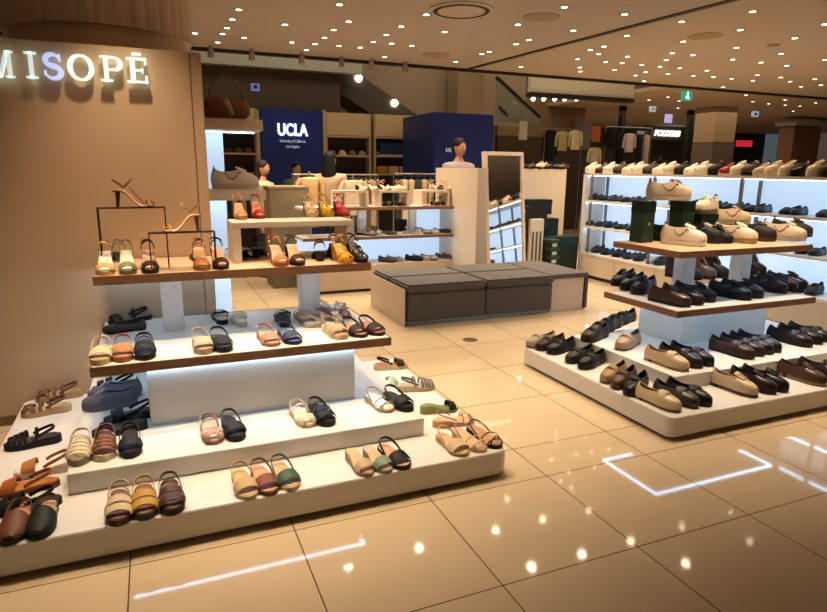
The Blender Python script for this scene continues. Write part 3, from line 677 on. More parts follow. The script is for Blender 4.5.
row([
 ('derby', 613, 287, -70, ('1a1614', '12100e', '1a1614'), 'black lace-up pointing left at the left tip of the middle shelf'),
 ('derby', 622, 291, -70, ('1c1817', '12100e', '1a1614'), 'black lace-up second from the left tip of the middle shelf'),
 ('derby', 633, 295, -70, ('231b18', '15110f', '1a1614'), 'black-brown lace-up third from the left tip of the middle shelf'),
 ('derby', 690, 308, 12, ('3a241c', '1e1410', '2a1c16'), 'brown lace-up at the front corner of the middle shelf'),
 ('derby', 703, 306, 12, ('2a1e1c', '181210', '201816'), 'dark brown lace-up right of the brown corner one'),
 ('derby', 715, 303, 12, ('1c1e22', '131417', '1c1e22'), 'black leather lace-up, third from the corner of the middle shelf'),
 ('derby', 751, 301, 12, ('17191b', '101112', '1c1e20'), 'glossy black lace-up in the middle of the middle shelf'),
 ('derby', 763, 299, 12, ('1c1d20', '131416', '1c1e20'), 'black lace-up behind the glossy one on the middle shelf'),
 ('derby', 787, 294, 11, ('32221c', '2a1e18', '201614'), 'dark brown lace-up, left of three at the right of the middle shelf'),
 ('derby', 797, 292, 11, ('2a2120', '1c1614', '201614'), 'blackish lace-up, middle of three at the right of the middle shelf'),
 ('derby', 807, 290, 11, ('221b1a', '181413', '201614'), 'black lace-up, right of three on the middle shelf'),
 ('boot', 702, 281, 20, ('2c2826', '1a1614', '201c1a'), 'dark ankle boot between the white posts'),
 ('boot', 716, 280, 20, ('5c4434', '2a1e18', '3a2c24'), 'brown ankle boot beside the dark one between the posts'),
 ('boot', 729, 279, 20, ('241e1c', '1a1614', '201c1a'), 'black ankle boot close to the right post'),
 ('boot', 766, 276, 14, ('2a1e1a', '181210', '201614'), 'dark boot behind the right post of the right stand'),
], Cc, 'mens shoes on the middle shelf of the right stand')
row([
 ('sneaker', 706, 247, 24, ('e0d2bc', 'e8dece', 'f0e8d8'), 'cream sneaker with brown stripes at the front corner of the top shelf'),
 ('sneaker', 722, 244, 22, ('1c1a19', '2a2624', 'e8e4da'), 'black sneaker with white laces between cream sneakers on the top shelf'),
 ('sneaker', 757, 244, 22, ('dccbb0', 'a88c6c', 'ece0cc'), 'sand-coloured sneaker in the middle of the top shelf'),
 ('sneaker', 776, 242, 22, ('2c2018', '3a2c22', '4a3c30'), 'dark brown trainer right of the sand-coloured sneaker'),
 ('sneaker', 806, 242, 22, ('dcc8ac', 'e0d0b8', 'ece0cc'), 'beige sneaker with brown back at the right end of the top shelf'),
 ('sneaker', 812, 238, 16, ('3a2a20', '5a4434', '4a3c30'), 'brown trainer behind the beige sneaker at the end of the top shelf'),
], D, 'sneakers on the top shelf of the right stand')

def box_thing(name, cat, label, x, y, z, w, d, h, mat, rz=0, group=None, lid=None, bev=.003):
    t = thing(name, label, cat, (x, y, z), rz, group)
    hb = h*.72 if lid else h
    part('box_body', MB().box(-w/2, w/2, -d/2, d/2, 0, hb), mat, t, bev)
    if lid: part('lid', MB().box(-w/2-.003, w/2+.003, -d/2-.003, d/2+.003, hb, h), lid, t, bev)
    return t
green = MC('1c3a28', .5); green2 = MC('12241b', .5)
gold = M('gold_print', (.55, .42, .2), .4, .6)
ux = [(3.76, 4.0, .34, .12, 'tall dark green box standing upright at the left of the right stand top shelf'),
      (4.19, 4.0, .335, .13, 'second tall dark green box under the cream high-tongue sneaker'),
      (4.44, 4.0, .22, .20, 'lower dark green box under the beige sneaker with striped sole'),
      (4.74, 4.0, .12, .20, 'lowest dark green box under the tan sneaker on the right stand')]
for x, y, h, wd, lb in ux:
    t = box_thing('shoe_box', 'shoe box', lb, x, y, D+.001, wd, .15, h, green, 0, 'green shoe boxes on the right stand', lid=green2)
    part('printed_mark', MB().cyl((0, -.079, h*.45), (0, -.0775, h*.45), .014, None, 14), gold, t)
shoe('sneaker', 0, 0, 0, 66, ('dccbb0', 'e4d8c4', '2a2420'), 'cream sneaker with dark lining on top of the tall green boxes', None, 'sneakers on green boxes', loc=(4.02, 4.0, D+.342), anchor='c', s=1.3)
shoe('sneaker', 0, 0, 0, -74, ('e0ccb0', '7c5c3c', 'ece0cc'), 'beige sneaker with a striped dark sole on the lower green box', None, 'sneakers on green boxes', loc=(4.47, 4.0, D+.222), anchor='c', s=1.15)
shoe('sneaker', 0, 0, 0, 66, ('d4bc98', 'd8c4a4', '4a3c2c'), 'tan sneaker on the lowest green box of the right stand', None, 'sneakers on green boxes', loc=(4.76, 3.98, D+.122), anchor='c', s=1.2)
for k, (x, y) in enumerate(((3.985, 3.98), (4.36, 3.78))):
    shoe('hightop', 0, 0, 0, 20, ('161412', '1c1a18', '302c28'), 'black high-top shoe %s' % ('between the two tall green boxes' if k == 0 else 'in front of the lower green box'), None, 'black high-tops by the green boxes', loc=(x, y, D+.001), anchor='c')

# ------------------------------------------------------------------ bench
t = thing('upholstered_bench', 'long grey upholstered bench with cream end panels in the middle of the shop', 'bench', (0, 0, 0))
grey_f = M('grey_brown_fabric', (.095, .085, .078), .85, var=.15, scale=200, bump=.3)
part('plinth', MB().box(2.36, 4.62, 5.74, 6.66, .0, .05), steel, t)
part('seat_block', MB().box(2.33, 3.235, 5.66, 6.72, .05, .345), grey_f, t, .01, True)
part('seat_block', MB().box(3.245, 4.10, 5.66, 6.72, .05, .345), grey_f, t, .01, True)
part('cushion', MB().box(2.32, 3.237, 5.65, 6.19, .35, .44), grey_f, t, .02, True)
part('cushion', MB().box(3.243, 4.115, 5.65, 6.19, .35, .44), grey_f, t, .02, True)
part('cushion', MB().box(2.32, 3.237, 6.20, 6.73, .35, .44), grey_f, t, .02, True)
part('cushion', MB().box(3.243, 4.115, 6.20, 6.73, .35, .44), grey_f, t, .02, True)
part('end_panel', MB().box(2.29, 2.30, 5.66, 6.73, .0, .40), cream_lam, t, .003)
part('end_cabinet', MB().box(4.12, 4.58, 5.72, 6.73, .0, .385), cream_lam, t, .004)
part('end_top', MB().box(4.115, 4.63, 5.70, 6.73, .388, .44), grey_f, t, .008, True)
part('end_skirt', MB().box(4.59, 4.63, 5.70, 6.73, .02, .387), grey_f, t, .005, True)

# ------------------------------------------------------------------ partitions behind the bench
struct('wall_partition', MB().box(3.95, 6.0, 8.10, 8.22, 0, 1.62), cream_lam, .003, 'chest-high cream partition behind the bench')
struct('wall_partition_end', MB().box(3.80, 3.949, 6.95, 8.22, 0, 1.62), cream_lam, .003, 'cream end wall of the partition beside the white shelves')

# gondola (open white shelf unit left of the end wall)
t = thing('shelving_unit', 'low white shelving unit with lit back behind the bench', 'shelving unit', (0, 0, 0))
GX0, GX1, GY0, GY1 = 1.70, 3.795, 7.60, 8.08
part('base_cabinet', MB().box(GX0, GX1, GY0, GY1, .04, .36), cream_lam, t, .003)
part('toe_kick', MB().box(GX0+.03, GX1-.03, GY0+.04, GY1-.03, 0, .04), M('toe_kick_dark'), t)
part('back_panel', MB().box(GX0, GX1, GY1-.03, GY1, .36, .69), panel_glow, t)
part('back_panel', MB().box(3.30, GX1, GY1-.03, GY1, .73, 1.07), panel_glow, t)
for z in (.73, 1.11):
    s = part('shelf', MB().box(GX0, GX1, GY0+.012, GY1, z-.035, z), white_lam, t)
    part('wood_edge', MB().box(GX0, GX1, GY0, GY0+.012, z-.04, z+.001), oak, s)
    part('led_strip', MB().box(GX0+.1, GX1-.01, GY0+.05, GY0+.06, z-.041, z-.036), led, t)
for x in (2.55, 3.28): part('post', MB().box(x-.05, x+.05, 7.8, 7.9, .731, 1.07), white_lam, t, .003)
for x0, x1 in ((2.16, 2.58), (2.74, 3.16), (3.34, 3.76)):
    tag(link('shelf_riser', MB().box(x0, x0+.03, 7.66, 7.96, 1.112, 1.29).box(x1-.03, x1, 7.66, 7.96, 1.112, 1.29).box(x0, x1, 7.66, 7.96, 1.29, 1.32).mesh('riser', False, .002), cream_lam),
        'cream riser on the white shelving unit behind the bench, %s' % {2.16: 'leftmost of three', 2.74: 'middle of three', 3.34: 'rightmost by the end wall'}[x0], 'riser', 'risers on the shelving unit')
cols = ['1c1816', '5a2c1c', 'c8b498', '2a2624', 'b4a898', '8c2c20', '383438', 'd8d0c4']
def gshoes(pxs, py, z, desc, kinds, deg=10, cs=None, s=1.0, Y=None):
    for i, px in enumerate(pxs):
        c = (cs or cols)[i % len(cs or cols)]
        q = atY(px, py, Y)
        shoe(kinds[i % len(kinds)], px, py, z, deg, (c, 'c8c0b4' if i % 2 else '2a221c', 'b09878'), '%s shoe from the left %s' % (ORD[i], desc), 'shoe', 'shoes '+desc, s=s, loc=(q.x, Y, z+.001), anchor='c')
gshoes([387, 395, 414, 421, 429, 444, 451, 459], 258, .36, 'in the lit bottom bay behind the bench', ['pump'], 40, ['4a4440', 'a08c7c', '1c1c20', 'b0a698', 'a89c8c', '3a3a38', 'b02c20', 'c8b8a8'], Y=7.74, s=1.15)
gshoes([366, 375, 388, 413, 422, 430, 442, 449, 456], 231, .73, 'on the middle shelf of the white unit behind the bench', ['flat_cross', 'flat', 'pump', 'flat_cross', 'flat_cross', 'pump', 'pump', 'pump', 'pump'], 50, ['a89888', 'b8a898', '5a4c44', 'c0b4a4', 'b4ac9c', 'c8bca8', '2a2828', 'd0c8b8', 'c8bca8'], Y=7.76, s=1.1)
gshoes([384, 391, 399, 405, 435, 442, 449], 203, 1.11, 'inside the risers behind the bench', ['midheel'], 10, ['3a201a', '1c1614', '2c201c', '4a1c18'], s=.9, Y=7.8)
gshoes([362, 372, 384, 394, 402, 436, 446], 187, 1.32, 'on top of the risers behind the bench', ['midheel', 'midheel', 'midheel', 'pump'], 30, ['d0b890', 'c8a888', 'c0a078', 'dcc8a8', 'b08c68', '2a1c16', 'c8a070'], s=1.05, Y=7.8)

# floor mirror
t = thing('floor_mirror', 'tall cream-framed floor mirror leaning against the partition', 'mirror', (4.46, 7.22, 0))
t.rotation_euler = (math.radians(-7), 0, math.radians(2))
part('frame', MB().box(-.33, -.27, -.03, .03, 0, 1.85).box(.27, .31, -.03, .03, 0, 1.85).box(-.27, .27, -.03, .03, 1.80, 1.85).box(-.27, .27, -.03, .03, 0, .08), cream_lam, t, .004)
part('backing', MB().box(-.27, .27, 0, .028, .08, 1.80), cream_lam, t)
part('mirror_glass', MB().box(-.269, .269, -.008, -.001, .081, 1.799), M('mirror_silver', (.9, .9, .9), .02, 1, var=0), t)

# boxes by the partition
for i, (x, y, z, w, h, mt, lb) in enumerate([
 (5.70, 7.75, 0, .50, .62, green2, 'big dark green storage box at the right of the pile by the partition'),
 (5.30, 7.92, 0, .34, .95, MC('17201c', .6), 'tall stack box behind the white striped stand by the partition'),
 (5.32, 7.92, .951, .46, .22, MC('181512', .6), 'black box on top of the tall stack box'),
 (5.56, 7.98, .621, .34, .26, green2, 'dark green box on the big storage box')]):
    box_thing('storage_box', 'box', lb, x, y, z, w, .24, h, mt, 0, 'boxes by the partition', lid=mt)
for i in range(9):
    t = box_thing('shoe_box', 'shoe box', '%s shoe box from the floor in the narrow stack beside the mirror' % ORD[i], 4.98, 7.80, .001+i*.121, .20, .30, .12, MC('1d1916', .6), 0, 'narrow stack of shoe boxes', lid=MC('2c2622', .6))
    part('label_sticker', MB().box(-.07, .0, -.1535, -.1515, .02, .07), MC('c8bca8', .6), t)
for i in range(5):
    t = box_thing('shoe_box', 'shoe box', '%s shoe box from the floor in the short stack left of the big green box' % ORD[i], 5.40, 7.58, .001+i*.121, .16, .28, .12, green2, 0, 'short stack of shoe boxes', lid=green)
    part('label_sticker', MB().box(-.06, .02, -.1435, -.1415, .02, .07), MC('b8b4a8', .6), t)
t = thing('striped_bin', 'tall white panel with grey stripes standing between shoe boxes', 'panel', (5.17, 7.60, 0))
part('panel', MB().box(-.12, .12, 0, .10, 0, .90), MC('c9bda8', .5), t, .01)
for k in range(3): part('stripe', MB().box(-.085+k*.065, -.05+k*.065, -.003, -.0002, .03, .72), MC('57504c', .6), t)

# ------------------------------------------------------------------ right wall shelving
RX = 6.0
t = thing('wall_shelving', 'long white wall shelving with LED-lit bays along the right side', 'shelving unit', (0, 0, 0))
UY0, UY1, UD = 3.0, 7.62, .40
part('toe_kick', MB().box(RX+.05, RX+UD, UY0, UY1-.05, 0, .06), M('toe_kick_dark'), t)
for k in range(6):
    y0 = UY0+(UY1-UY0)*k/6
    part('cabinet_door', MB().box(RX, RX+.02, y0+.003, y0+(UY1-UY0)/6-.003, .06, .36), cream_lam, t, .002)
part('cabinet_carcass', MB().box(RX+.021, RX+UD, UY0, UY1, .06, .36), cream_lam, t)
part('end_panel', MB().box(RX, RX+UD, UY1, UY1+.06, 0, 1.55), white_lam, t, .003)
part('back_panel', MB().box(RX+UD-.03, RX+UD, UY0, UY1, .39, 1.52), panel_glow, t)
for z in (.385, .785, 1.17, 1.56):
    part('shelf', MB().box(RX-.01, RX+UD+(.0 if z < 1.5 else .02), UY0, UY1, z-.03, z), white_lam if z < 1.5 else cream_lam, t, .002)
    if z > .5: part('led_strip', MB().box(RX+.04, RX+.055, UY0, UY1, z-.037, z-.031), led, t)
for y in (7.5, 6.25, 4.95, 3.75):
    for x in (RX+.01, RX+.30):
        part('upright', MB().box(x, x+.03, y-.015, y+.015, .39, 1.53), M('warm_grey_metal', (.22, .19, .16), .4, .5), t)
def wall_row(pxs, z, desc, cs, kinds, deg=-90, s=1.0, xo=.19, X=RX):
    for i, px in enumerate(pxs):
        q = atX(px, 0 if False else 200, X+xo)
        c = cs[i % len(cs)]; kd = kinds[i % len(kinds)]
        dk = C(c)[0] < .1
        shoe(kd, 0, 0, 0, deg, (c, '1c1815' if dk else 'e0d2bc', '201a16' if dk else 'ece0cc'),
             '%s %s %s from the left %s' % (ORD[i], 'dark' if dk else ('red' if c == '8c1c14' else 'cream'), 'sneaker' if kd in ('sneaker', 'hightop') else 'leather shoe', desc), 'shoe', 'shoes '+desc,
             loc=(X+xo, q.y, z+.001), anchor='c', s=s)
wall_row([594, 604, 612, 622, 631, 640, 652, 662, 672, 684, 694, 704, 718, 729, 741, 752, 764, 776, 790, 802, 818, 833], 1.56, 'on top of the right wall shelving',
   ['d8c8ac', '2a201a', 'dcccb0', '3a2418', 'ccb898', 'e0d0b4', '3c2c20', 'e0d0b4', 'd8c4a4', '1c1816', 'e4d6bc', 'e4d6bc', '1c1816', '8c1c14', 'e4d4bc', '4a3420', 'c8b090', 'e0ccac', 'd8c4a4', '1c1816', 'e4d0b4', '241c18'],
   ['sneaker', 'derby', 'sneaker'], -104, 1.2)
wall_row([596, 606, 616, 628, 640, 688, 699, 710, 721, 732, 743, 754, 765, 790, 801, 828], 1.17, 'on the upper shelf of the right wall shelving', ['2a262c', '221f22', '3a3034', '1e1c20', '262328'], ['derby', 'loafer'], -80)
wall_row([593, 603, 613, 624, 636, 648, 660, 672, 812, 826], .785, 'on the second shelf of the right wall shelving', ['242124', '2a2628', '1c2026'], ['derby', 'loafer'], -80)
wall_row([592, 602, 612, 624, 635, 646, 658, 668, 786, 800, 814, 829], .385, 'on the lowest shelf of the right wall shelving', ['26221f', '302824', '1e1c1c', '2a2422', '34302e', '262220', 'd8d0c4'], ['derby', 'sneaker'], -80)

# shoes on the partition top
for i, (px, c, k) in enumerate([(507, '2a201a', 'loafer'), (515, 'd8c8a8', 'loafer'), (524, '241c18', 'loafer'), (533, '2c2420', 'derby'), (542, 'd8bc8c', 'sneaker'), (550, '241c18', 'derby'), (558, '1c1816', 'derby'), (567, '3a2a1e', 'derby')]):
    q = atY(px, 166, 8.16)
    shoe(k, 0, 0, 0, -70, (c, '1c1815', 'c8b898'), '%s shoe from the left on top of the cream partition, %s' % (ORD[i], 'dark' if C(c)[0] < .1 else 'cream'), 'shoe', 'shoes on top of the partition', loc=(min(q.x, 5.97), 8.16, 1.621), anchor='c', s=.95)

# ------------------------------------------------------------------ shelf unit behind the sign wall, facing right
t = thing('side_shelving', 'white shelving with a lit back panel just right of the tan sign wall', 'shelving unit', (0, 0, 0))
part('back_panel', MB().box(.36, .53, 5.06, 5.09, 0, 1.87), panel_glow, t)
part('side_panel', MB().box(.32, .355, WY+.36, 5.09, 0, 1.87), white_lam, t)
for z in (.45, .90, 1.437, 1.935):
    part('shelf', MB().box(.357, .775, WY+.37, 5.05, z-.075, z), cream_lam, t, .003)
    part('led_strip', MB().box(.38, .75, 4.95, 4.962, z-.082, z-.0755), led, t)
part('support', MB().box(.72, .77, 4.98, 5.04, 0, .375), white_lam, t)
shoe('sneaker', 0, 0, 0, 78, ('d0c0a8', 'c0b098', 'dccfbc'), 'large beige sneaker on the lit shelf right of the sign wall', None, None, loc=(.58, 4.84, 1.438), anchor='c', s=1.18)
for i, (x, y) in enumerate(((.42, 4.8), (.53, 4.82), (.64, 4.84))):
    shoe('flat_cross', 0, 0, 0, 10, (['d8d0c4', 'c8c4bc', '8c8074'][i], 'c8b898', 'd8ccb8'), '%s sandal from the left on the low lit shelf beside the sign wall' % ORD[i], None, 'sandals on the low lit shelf', loc=(x, y, .901), anchor='c')
t = thing('wicker_basket', 'brown wicker handbag on top of the shelving beside the sign wall', 'handbag', (.55, 4.86, 1.936))
wick = wood('wicker', (.20, .08, .03), (.33, .15, .07), .7, 2, 20)
part('bag_body', MB().loft([[(a*cos(q), b*sin(q), z) for q in [2*PI*i/20 for i in range(20)]] for a, b, z in ((.12, .07, 0), (.17, .09, .05), (.16, .08, .13), (.14, .07, .15))]), wick, t, smooth=True)
part('handle', MB().tube([(.12*cos(PI*i/12), 0, .14+.16*sin(PI*i/12)) for i in range(13)], .010, 8), MC('8c6844', .6), t, smooth=True)
part('scarf', MB().tube([(-.02+.01*i, -.08, .14-.02*i+.01*sin(i)) for i in range(6)], .018, 8), MC('b8a894', .8), t, smooth=True)
# ------------------------------------------------------------------ ceiling fixtures
warm = M('downlight_lamp', (1, .95, .85), .5, emis=(1, .86, .68), es=7)
ringm = M('downlight_trim', (.35, .27, .20), .5)
disc = MB().loft([[(.031*cos(2*PI*i/14), .031*sin(2*PI*i/14), z) for i in range(14)] for z in (-.004, .0)]).mesh('lamp', False)
rm_ = MB(); ri = []
for r, z in ((.033, -.002), (.058, -.006), (.058, 0), (.033, 0)): ri.append([(r*cos(2*PI*i/18), r*sin(2*PI*i/18), z) for i in range(18)])
rm_.loft(ri+[ri[0]], caps=False); ringme = rm_.mesh('trim_ring', False)
spot = bpy.data.lights.new('downlight_beam', 'SPOT'); spot.energy = 165; spot.color = (1, .78, .55); spot.spot_size = math.radians(72); spot.spot_blend = 1; spot.shadow_soft_size = .05
spot_far = spot.copy(); spot_far.name = 'far_downlight_beam'; spot_far.energy = 38; spot_far.spot_size = math.radians(125)
def downlight(x, y, z, label, group, beam=True):
    t = thing('ceiling_downlight', label, 'ceiling light', (x, y, z-.001), 0, group)
    link('trim_ring', ringme, ringm, t); link('lamp', disc, warm, t)
    if beam:
        l = bpy.data.objects.new('beam', spot if beam == 2 else spot_far); COL.objects.link(l); l.parent = t; l.location = (0, 0, -.03)
PX = {
 'over the left shop wall': [(238.9,9.5),(232.3,19.3),(227,27.8),(195,33.2),(222.5,33.7),(244,37.6),(217.6,42.2),(285,24.5),(291.7,42.2)],
 'left of the round ceiling vent': [(339.5,4.4),(348.8,21.4),(333.6,29.7),(324.5,37.6),(315,43.8),(339,45.6),(306.3,49.8),(360.2,47.4),(373.3,41.7),(386.4,34.6),(401.2,26.3),(391.7,43.4),(411.7,45.6),(384.7,56.8)],
 'between round vent and dark seam': [(426.3,14.4),(444.6,31.7),(455.7,61.6),(481.9,53.9),(489.2,51.6),(517.8,24.5),(516,43.9),(529,39.7),(564.5,6.9),(624.7,14.1),(573.2,30.5)],
 'just right of the dark ceiling seam': [(521,67),(626.9,35.6),(604,46.4),(590.2,49.7),(598.6,53.9),(627.6,56.4),(577.5,59),(605.6,61.9),(622.1,62.9),(641.9,64.6),(579.9,67.3),(580.4,71.3),(614.7,69.8),(635.6,75.3),(645.7,72),(641.9,81.4)],
 'above the square pillar': [(660.2,66.4),(666.2,59.9),(672.4,53),(667.9,73.8),(681.8,21.5),(740.2,29.8),(683.3,41.4),(736.4,47.5),(692.8,54.9),(732.6,59.4),(679.9,68),(707,70.4),(693.3,75.6),(713.3,76.9),(731.7,78.6),(723.2,87)],
 'in the upper right part of the ceiling': [(752.6,11.4),(794.9,38),(781,53.5),(761.1,62.3),(786.7,65.5),(757.3,75),(780.7,77.3),(753,80.5),(814.8,79),(790,81.4),(801,86.5),(820.9,85),(825,59.8),(825,24)],
}
for desc, lst in PX.items():
    for i, (px, py) in enumerate(sorted(lst)):
        q = at(px, py, CZ)
        downlight(q.x, min(q.y, 9.2), CZ, 'round ceiling downlight, %s from left of those %s' % (ORD[i], desc), 'ceiling downlights', beam=(q.y < 9))
for i, (px, py) in enumerate([(746,93),(753,99.5),(768.7,101.7),(785,97.8),(785.2,103),(793,109),(800,104),(815.8,100.8),(649,98),(668,95),(679,99),(678,106)]):
    q = at(px, py+2, CZ+.03)
    if q.x > 9.7 and 9.5 < q.y < 27: downlight(q.x, q.y, CZ+.03, 'small round downlight, %s from the left on the far dark ceiling' % ORD[i], 'far ceiling downlights', beam=False)
# lights above and behind the viewer, out of the photo
for i, (x, y) in enumerate([(-.4, 3.15), (.55, 3.1), (1.4, 3.2), (-.1, 3.8), (1.0, 3.9), (3.15, 3.15), (4.1, 3.1), (5.0, 3.2), (4.3, 3.9), (2.3, 4.1)]):
    downlight(x, y, CZ, 'small round downlight above the shoe stands, out of the photo', 'downlights over the stands', beam=2)
def vent(px0, px1, py, lb):
    a, b = at(px0, py, CZ), at(px1, py, CZ); r = (a-b).length/2; c = (a+b)/2
    t = thing('ceiling_vent', lb, 'ceiling vent', (c.x, c.y, CZ), 0)
    rg = lambda r_, z: [(r_*cos(2*PI*i/40), r_*sin(2*PI*i/40), z) for i in range(40)]
    part('outer_ring', MB().loft([rg(r*1.12, 0), rg(r*1.12, -.012), rg(r*1.0, -.02), rg(r*.98, 0)], caps=False), M('vent_white', (.50, .42, .35), .6), t, smooth=True)
    part('dark_gap', MB().loft([rg(r*1.0, -.022), rg(r*.90, -.030), rg(r*.90, -.012), rg(r*1.0, -.001)]), blackm, t)
    part('centre_dish', MB().loft([rg(r*.84, -.010), rg(r*.84, -.024), rg(r*.5, -.032), rg(r*.05, -.034)]), M('vent_white'), t, smooth=True)
vent(433, 490, 9.5, 'large round air vent in the ceiling with a dark ring')
def speakerdisc(px0, px1, py, lb, dk):
    a, b = at(px0, py, CZ), at(px1, py, CZ); r = (a-b).length/2; c = (a+b)/2
    o = link('ceiling_access_cover', MB().loft([[(q*r*cos(2*PI*i/32), q*r*sin(2*PI*i/32), z) for i in range(32)] for q, z in ((1, 0), (1, -.006), (.9, -.008))]).mesh('cover', False), M('cover_'+dk, C(dk), .7), None, (c.x, c.y, CZ))
    tag(o, lb, 'ceiling cover')
speakerdisc(523, 560, 17, 'flat round cover in the ceiling right of the big vent', 'a08878')
speakerdisc(688, 722, 36, 'flat round brown cover in the ceiling above the square pillar', '98806c')
speakerdisc(422, 450, 55, 'faint round cover in the ceiling above the blue shop cube', 'a48c78')
speakerdisc(767, 780, 45, 'small round brown cover at the right of the ceiling', '907864')
for i, px in enumerate((211, 253, 304, 345, 376, 411)):
    q = at(px, 44+(px-211)*.075, CZ)
    t = thing('track_spotlight', 'small track spotlight, %s from the left along the back ceiling edge' % ORD[i], 'spotlight', (q.x, 9.2, CZ), 0, 'track spotlights')
    part('bracket', MB().box(-.02, .02, -.02, .02, -.05, -.001), ringm, t)
    part('lamp_head', MB().cyl((0, 0, -.15), (0, 0, -.05), .045, .04, 14), ringm, t, smooth=True)

# ------------------------------------------------------------------ far surroundings
struct('wall_back', MB().box(-6, 10.9, 16.0, 16.2, 0, 5.6), M('far_brown_wall', (.20, .145, .10), .7, scale=1), label='dim brown wall far behind the shops')
struct('wall_far_right', MB().box(10.9, 26, 20.0, 20.2, 0, 4.4), M('far_dark_wall', (.10, .08, .065), .6, scale=1), label='dark shop fronts far at the right')
struct('trim_3', MB().box(-6, 4.0, 12.2, 12.39, 3.42, 4.4), M('grey_green_band', (.36, .38, .32), .7), label='grey green band under the upper floor edge')
struct('trim_4', MB().box(-6, 3.6, 12.4, 12.58, 2.2, 3.55), M('dark_soffit', (.07, .05, .035), .7), label='dark soffit below the grey green band')
struct('ceiling_atrium', MB().box(-6, 10.9, 9.46, 16, 5.5, 5.6), M('atrium_paint', (.4, .36, .28), .8), label='higher ceiling above the escalator well')
# warm brown slope of the escalator and its glass
t = thing('escalator', 'dark sloped escalator underside rising behind the blue shop', 'escalator', (0, 0, 0)); t['category'] = 'escalator'
a0, a1 = atY(322, 50, 12.7), atY(425, 122, 12.7)
dv = Vector((.0, 0, .34))
def slope(mb, a, b, h, y0, y1):
    return mb.add([(a.x, y0, a.z-h), (b.x, y0, b.z-h), (b.x, y0, b.z), (a.x, y0, a.z), (a.x, y1, a.z-h), (b.x, y1, b.z-h), (b.x, y1, b.z), (a.x, y1, a.z)],
                  [(0,1,2,3), (7,6,5,4), (0,4,5,1), (1,5,6,2), (2,6,7,3), (3,7,4,0)])
part('underside', slope(MB(), a0, a1, .62, 12.6, 13.6), M('escalator_dark', (.085, .075, .06), .5), t)
part('side_cladding', MB().add([(a0.x, 12.8, a0.z), (a1.x, 12.8, a1.z), (a1.x+2.6, 12.8, a1.z), (a1.x+2.6, 12.8, a0.z+.1)], [(0,1,2,3)]).add([(a0.x, 12.9, a0.z), (a1.x, 12.9, a1.z), (a1.x+2.6, 12.9, a1.z), (a1.x+2.6, 12.9, a0.z+.1)], [(3,2,1,0)]), M('brown_cladding', (.32, .25, .18), .6), t)
for px, py in ((359, 78), (395, 103)):
    q = atY(px, py, 12.55); o = part('lamp', MB().cyl((q.x, 12.56, q.z), (q.x, 12.59, q.z), .075, None, 14), warm, t)
# second escalator with glass, right
t = thing('glass_escalator', 'escalator with glass side and dark handrail beyond the square grey post', 'escalator', (0, 0, 0))
b0, b1 = atY(498, 76, 11.5), atY(541, 116, 11.5)
part('handrail', slope(MB(), b0, b1, .05, 11.5, 11.6), blackm, t)
c0, c1 = atY(500, 106, 11.5), atY(508, 114, 11.5)
part('lower_rail', slope(MB(), c0, c1, .05, 11.5, 11.6), blackm, t)
gl = MB().add([(b0.x, 11.54, b0.z-.9), (b1.x, 11.54, b0.z-.9), (b1.x, 11.54, b1.z-.06), (b0.x, 11.54, b0.z-.06)], [(0,1,2,3)]).add([(b0.x, 11.56, b0.z-.9), (b1.x, 11.56, b0.z-.9), (b1.x, 11.56, b1.z-.06), (b0.x, 11.56, b0.z-.06)], [(3,2,1,0)])
part('glass_side', gl, M('greenish_glass', (.20, .21, .17), .15), t)
# light strip above the far shop
q0, q1 = atY(530, 93, 10.8), atY(684, 97, 10.8)
struct('trim_5', MB().box(q0.x, 9.60, 10.8, 10.9, q0.z+.02, 5.49), M('olive_white_band', (.62, .58, .44), .8), label='pale olive band of the upper floor edge')
struct('trim_6', MB().box(q0.x, 9.60, 10.76, 10.94, q0.z-.06, q0.z+.019), M('dark_trim'), label='dark line under the pale olive band')
for i, px in enumerate((533.5, 544, 555, 565, 577)):
    q = atY(px, 99.5, 11.2)
    t = thing('track_spotlight', 'bright spotlight, %s from the left of the five over the far clothes shop' % ORD[i], 'spotlight', (q.x, 11.2, q.z), 0, 'spotlights of the far clothes shop')
    part('lamp_head', MB().cyl((0, .02, .02), (0, .12, .10), .055, .04, 14), blackm, t, smooth=True)
    part('lamp', MB().cyl((0, .0, .005), (0, .02, .02),   .045, .045, 14), warm, t)
# pillars
def pillar(px0, px1, Y, d, z1, hx, lb, nm='square_pillar'):
    a, b = atY(px0, 120, Y), atY(px1, 120, Y)
    t = thing(nm, lb, 'pillar', ((a.x+b.x)/2, Y, 0)); t['kind'] = 'structure'
    w = (b.x-a.x)/2
    part('shaft', MB().box(-w, w, 0, d, 2.35, z1), MC(hx, .6), t, .01); part('lower_cladding', MB().box(-w-.01, w+.01, -.01, d, 0, 2.34), MC('6c5c50', .5), t, .01)
    return t
pillar(457, 483, 12.25, .5, 5.45, '9a8668', 'plain brown square pillar behind the blue shop cube')
pillar(716, 737, 12.0, .68, CZ+.02, 'a89070', 'pale square pillar in the far right of the mall')

# lit signs
def text_mesh(s, size, off=0, ext=.01, shear=0):
    cu = bpy.data.curves.new('txt', 'FONT'); cu.body = s; cu.size = size; cu.offset = off; cu.extrude = ext; cu.align_x = 'CENTER'; cu.shear = shear
    o = bpy.data.objects.new('txt', cu); COL.objects.link(o); dg = bpy.context.evaluated_depsgraph_get()
    me = bpy.data.meshes.new_from_object(o.evaluated_get(dg)); bpy.data.objects.remove(o); me.materials.clear()
    me.transform(Matrix.Rotation(PI/2, 4, 'X')); return me
sign_white = M('sign_white', (.9, .95, 1), .4, emis=(.85, .93, 1), es=1.6)
dim_white = M('sign_small_white', (.6, .65, .7), .4, emis=(.7, .75, .85), es=.22)

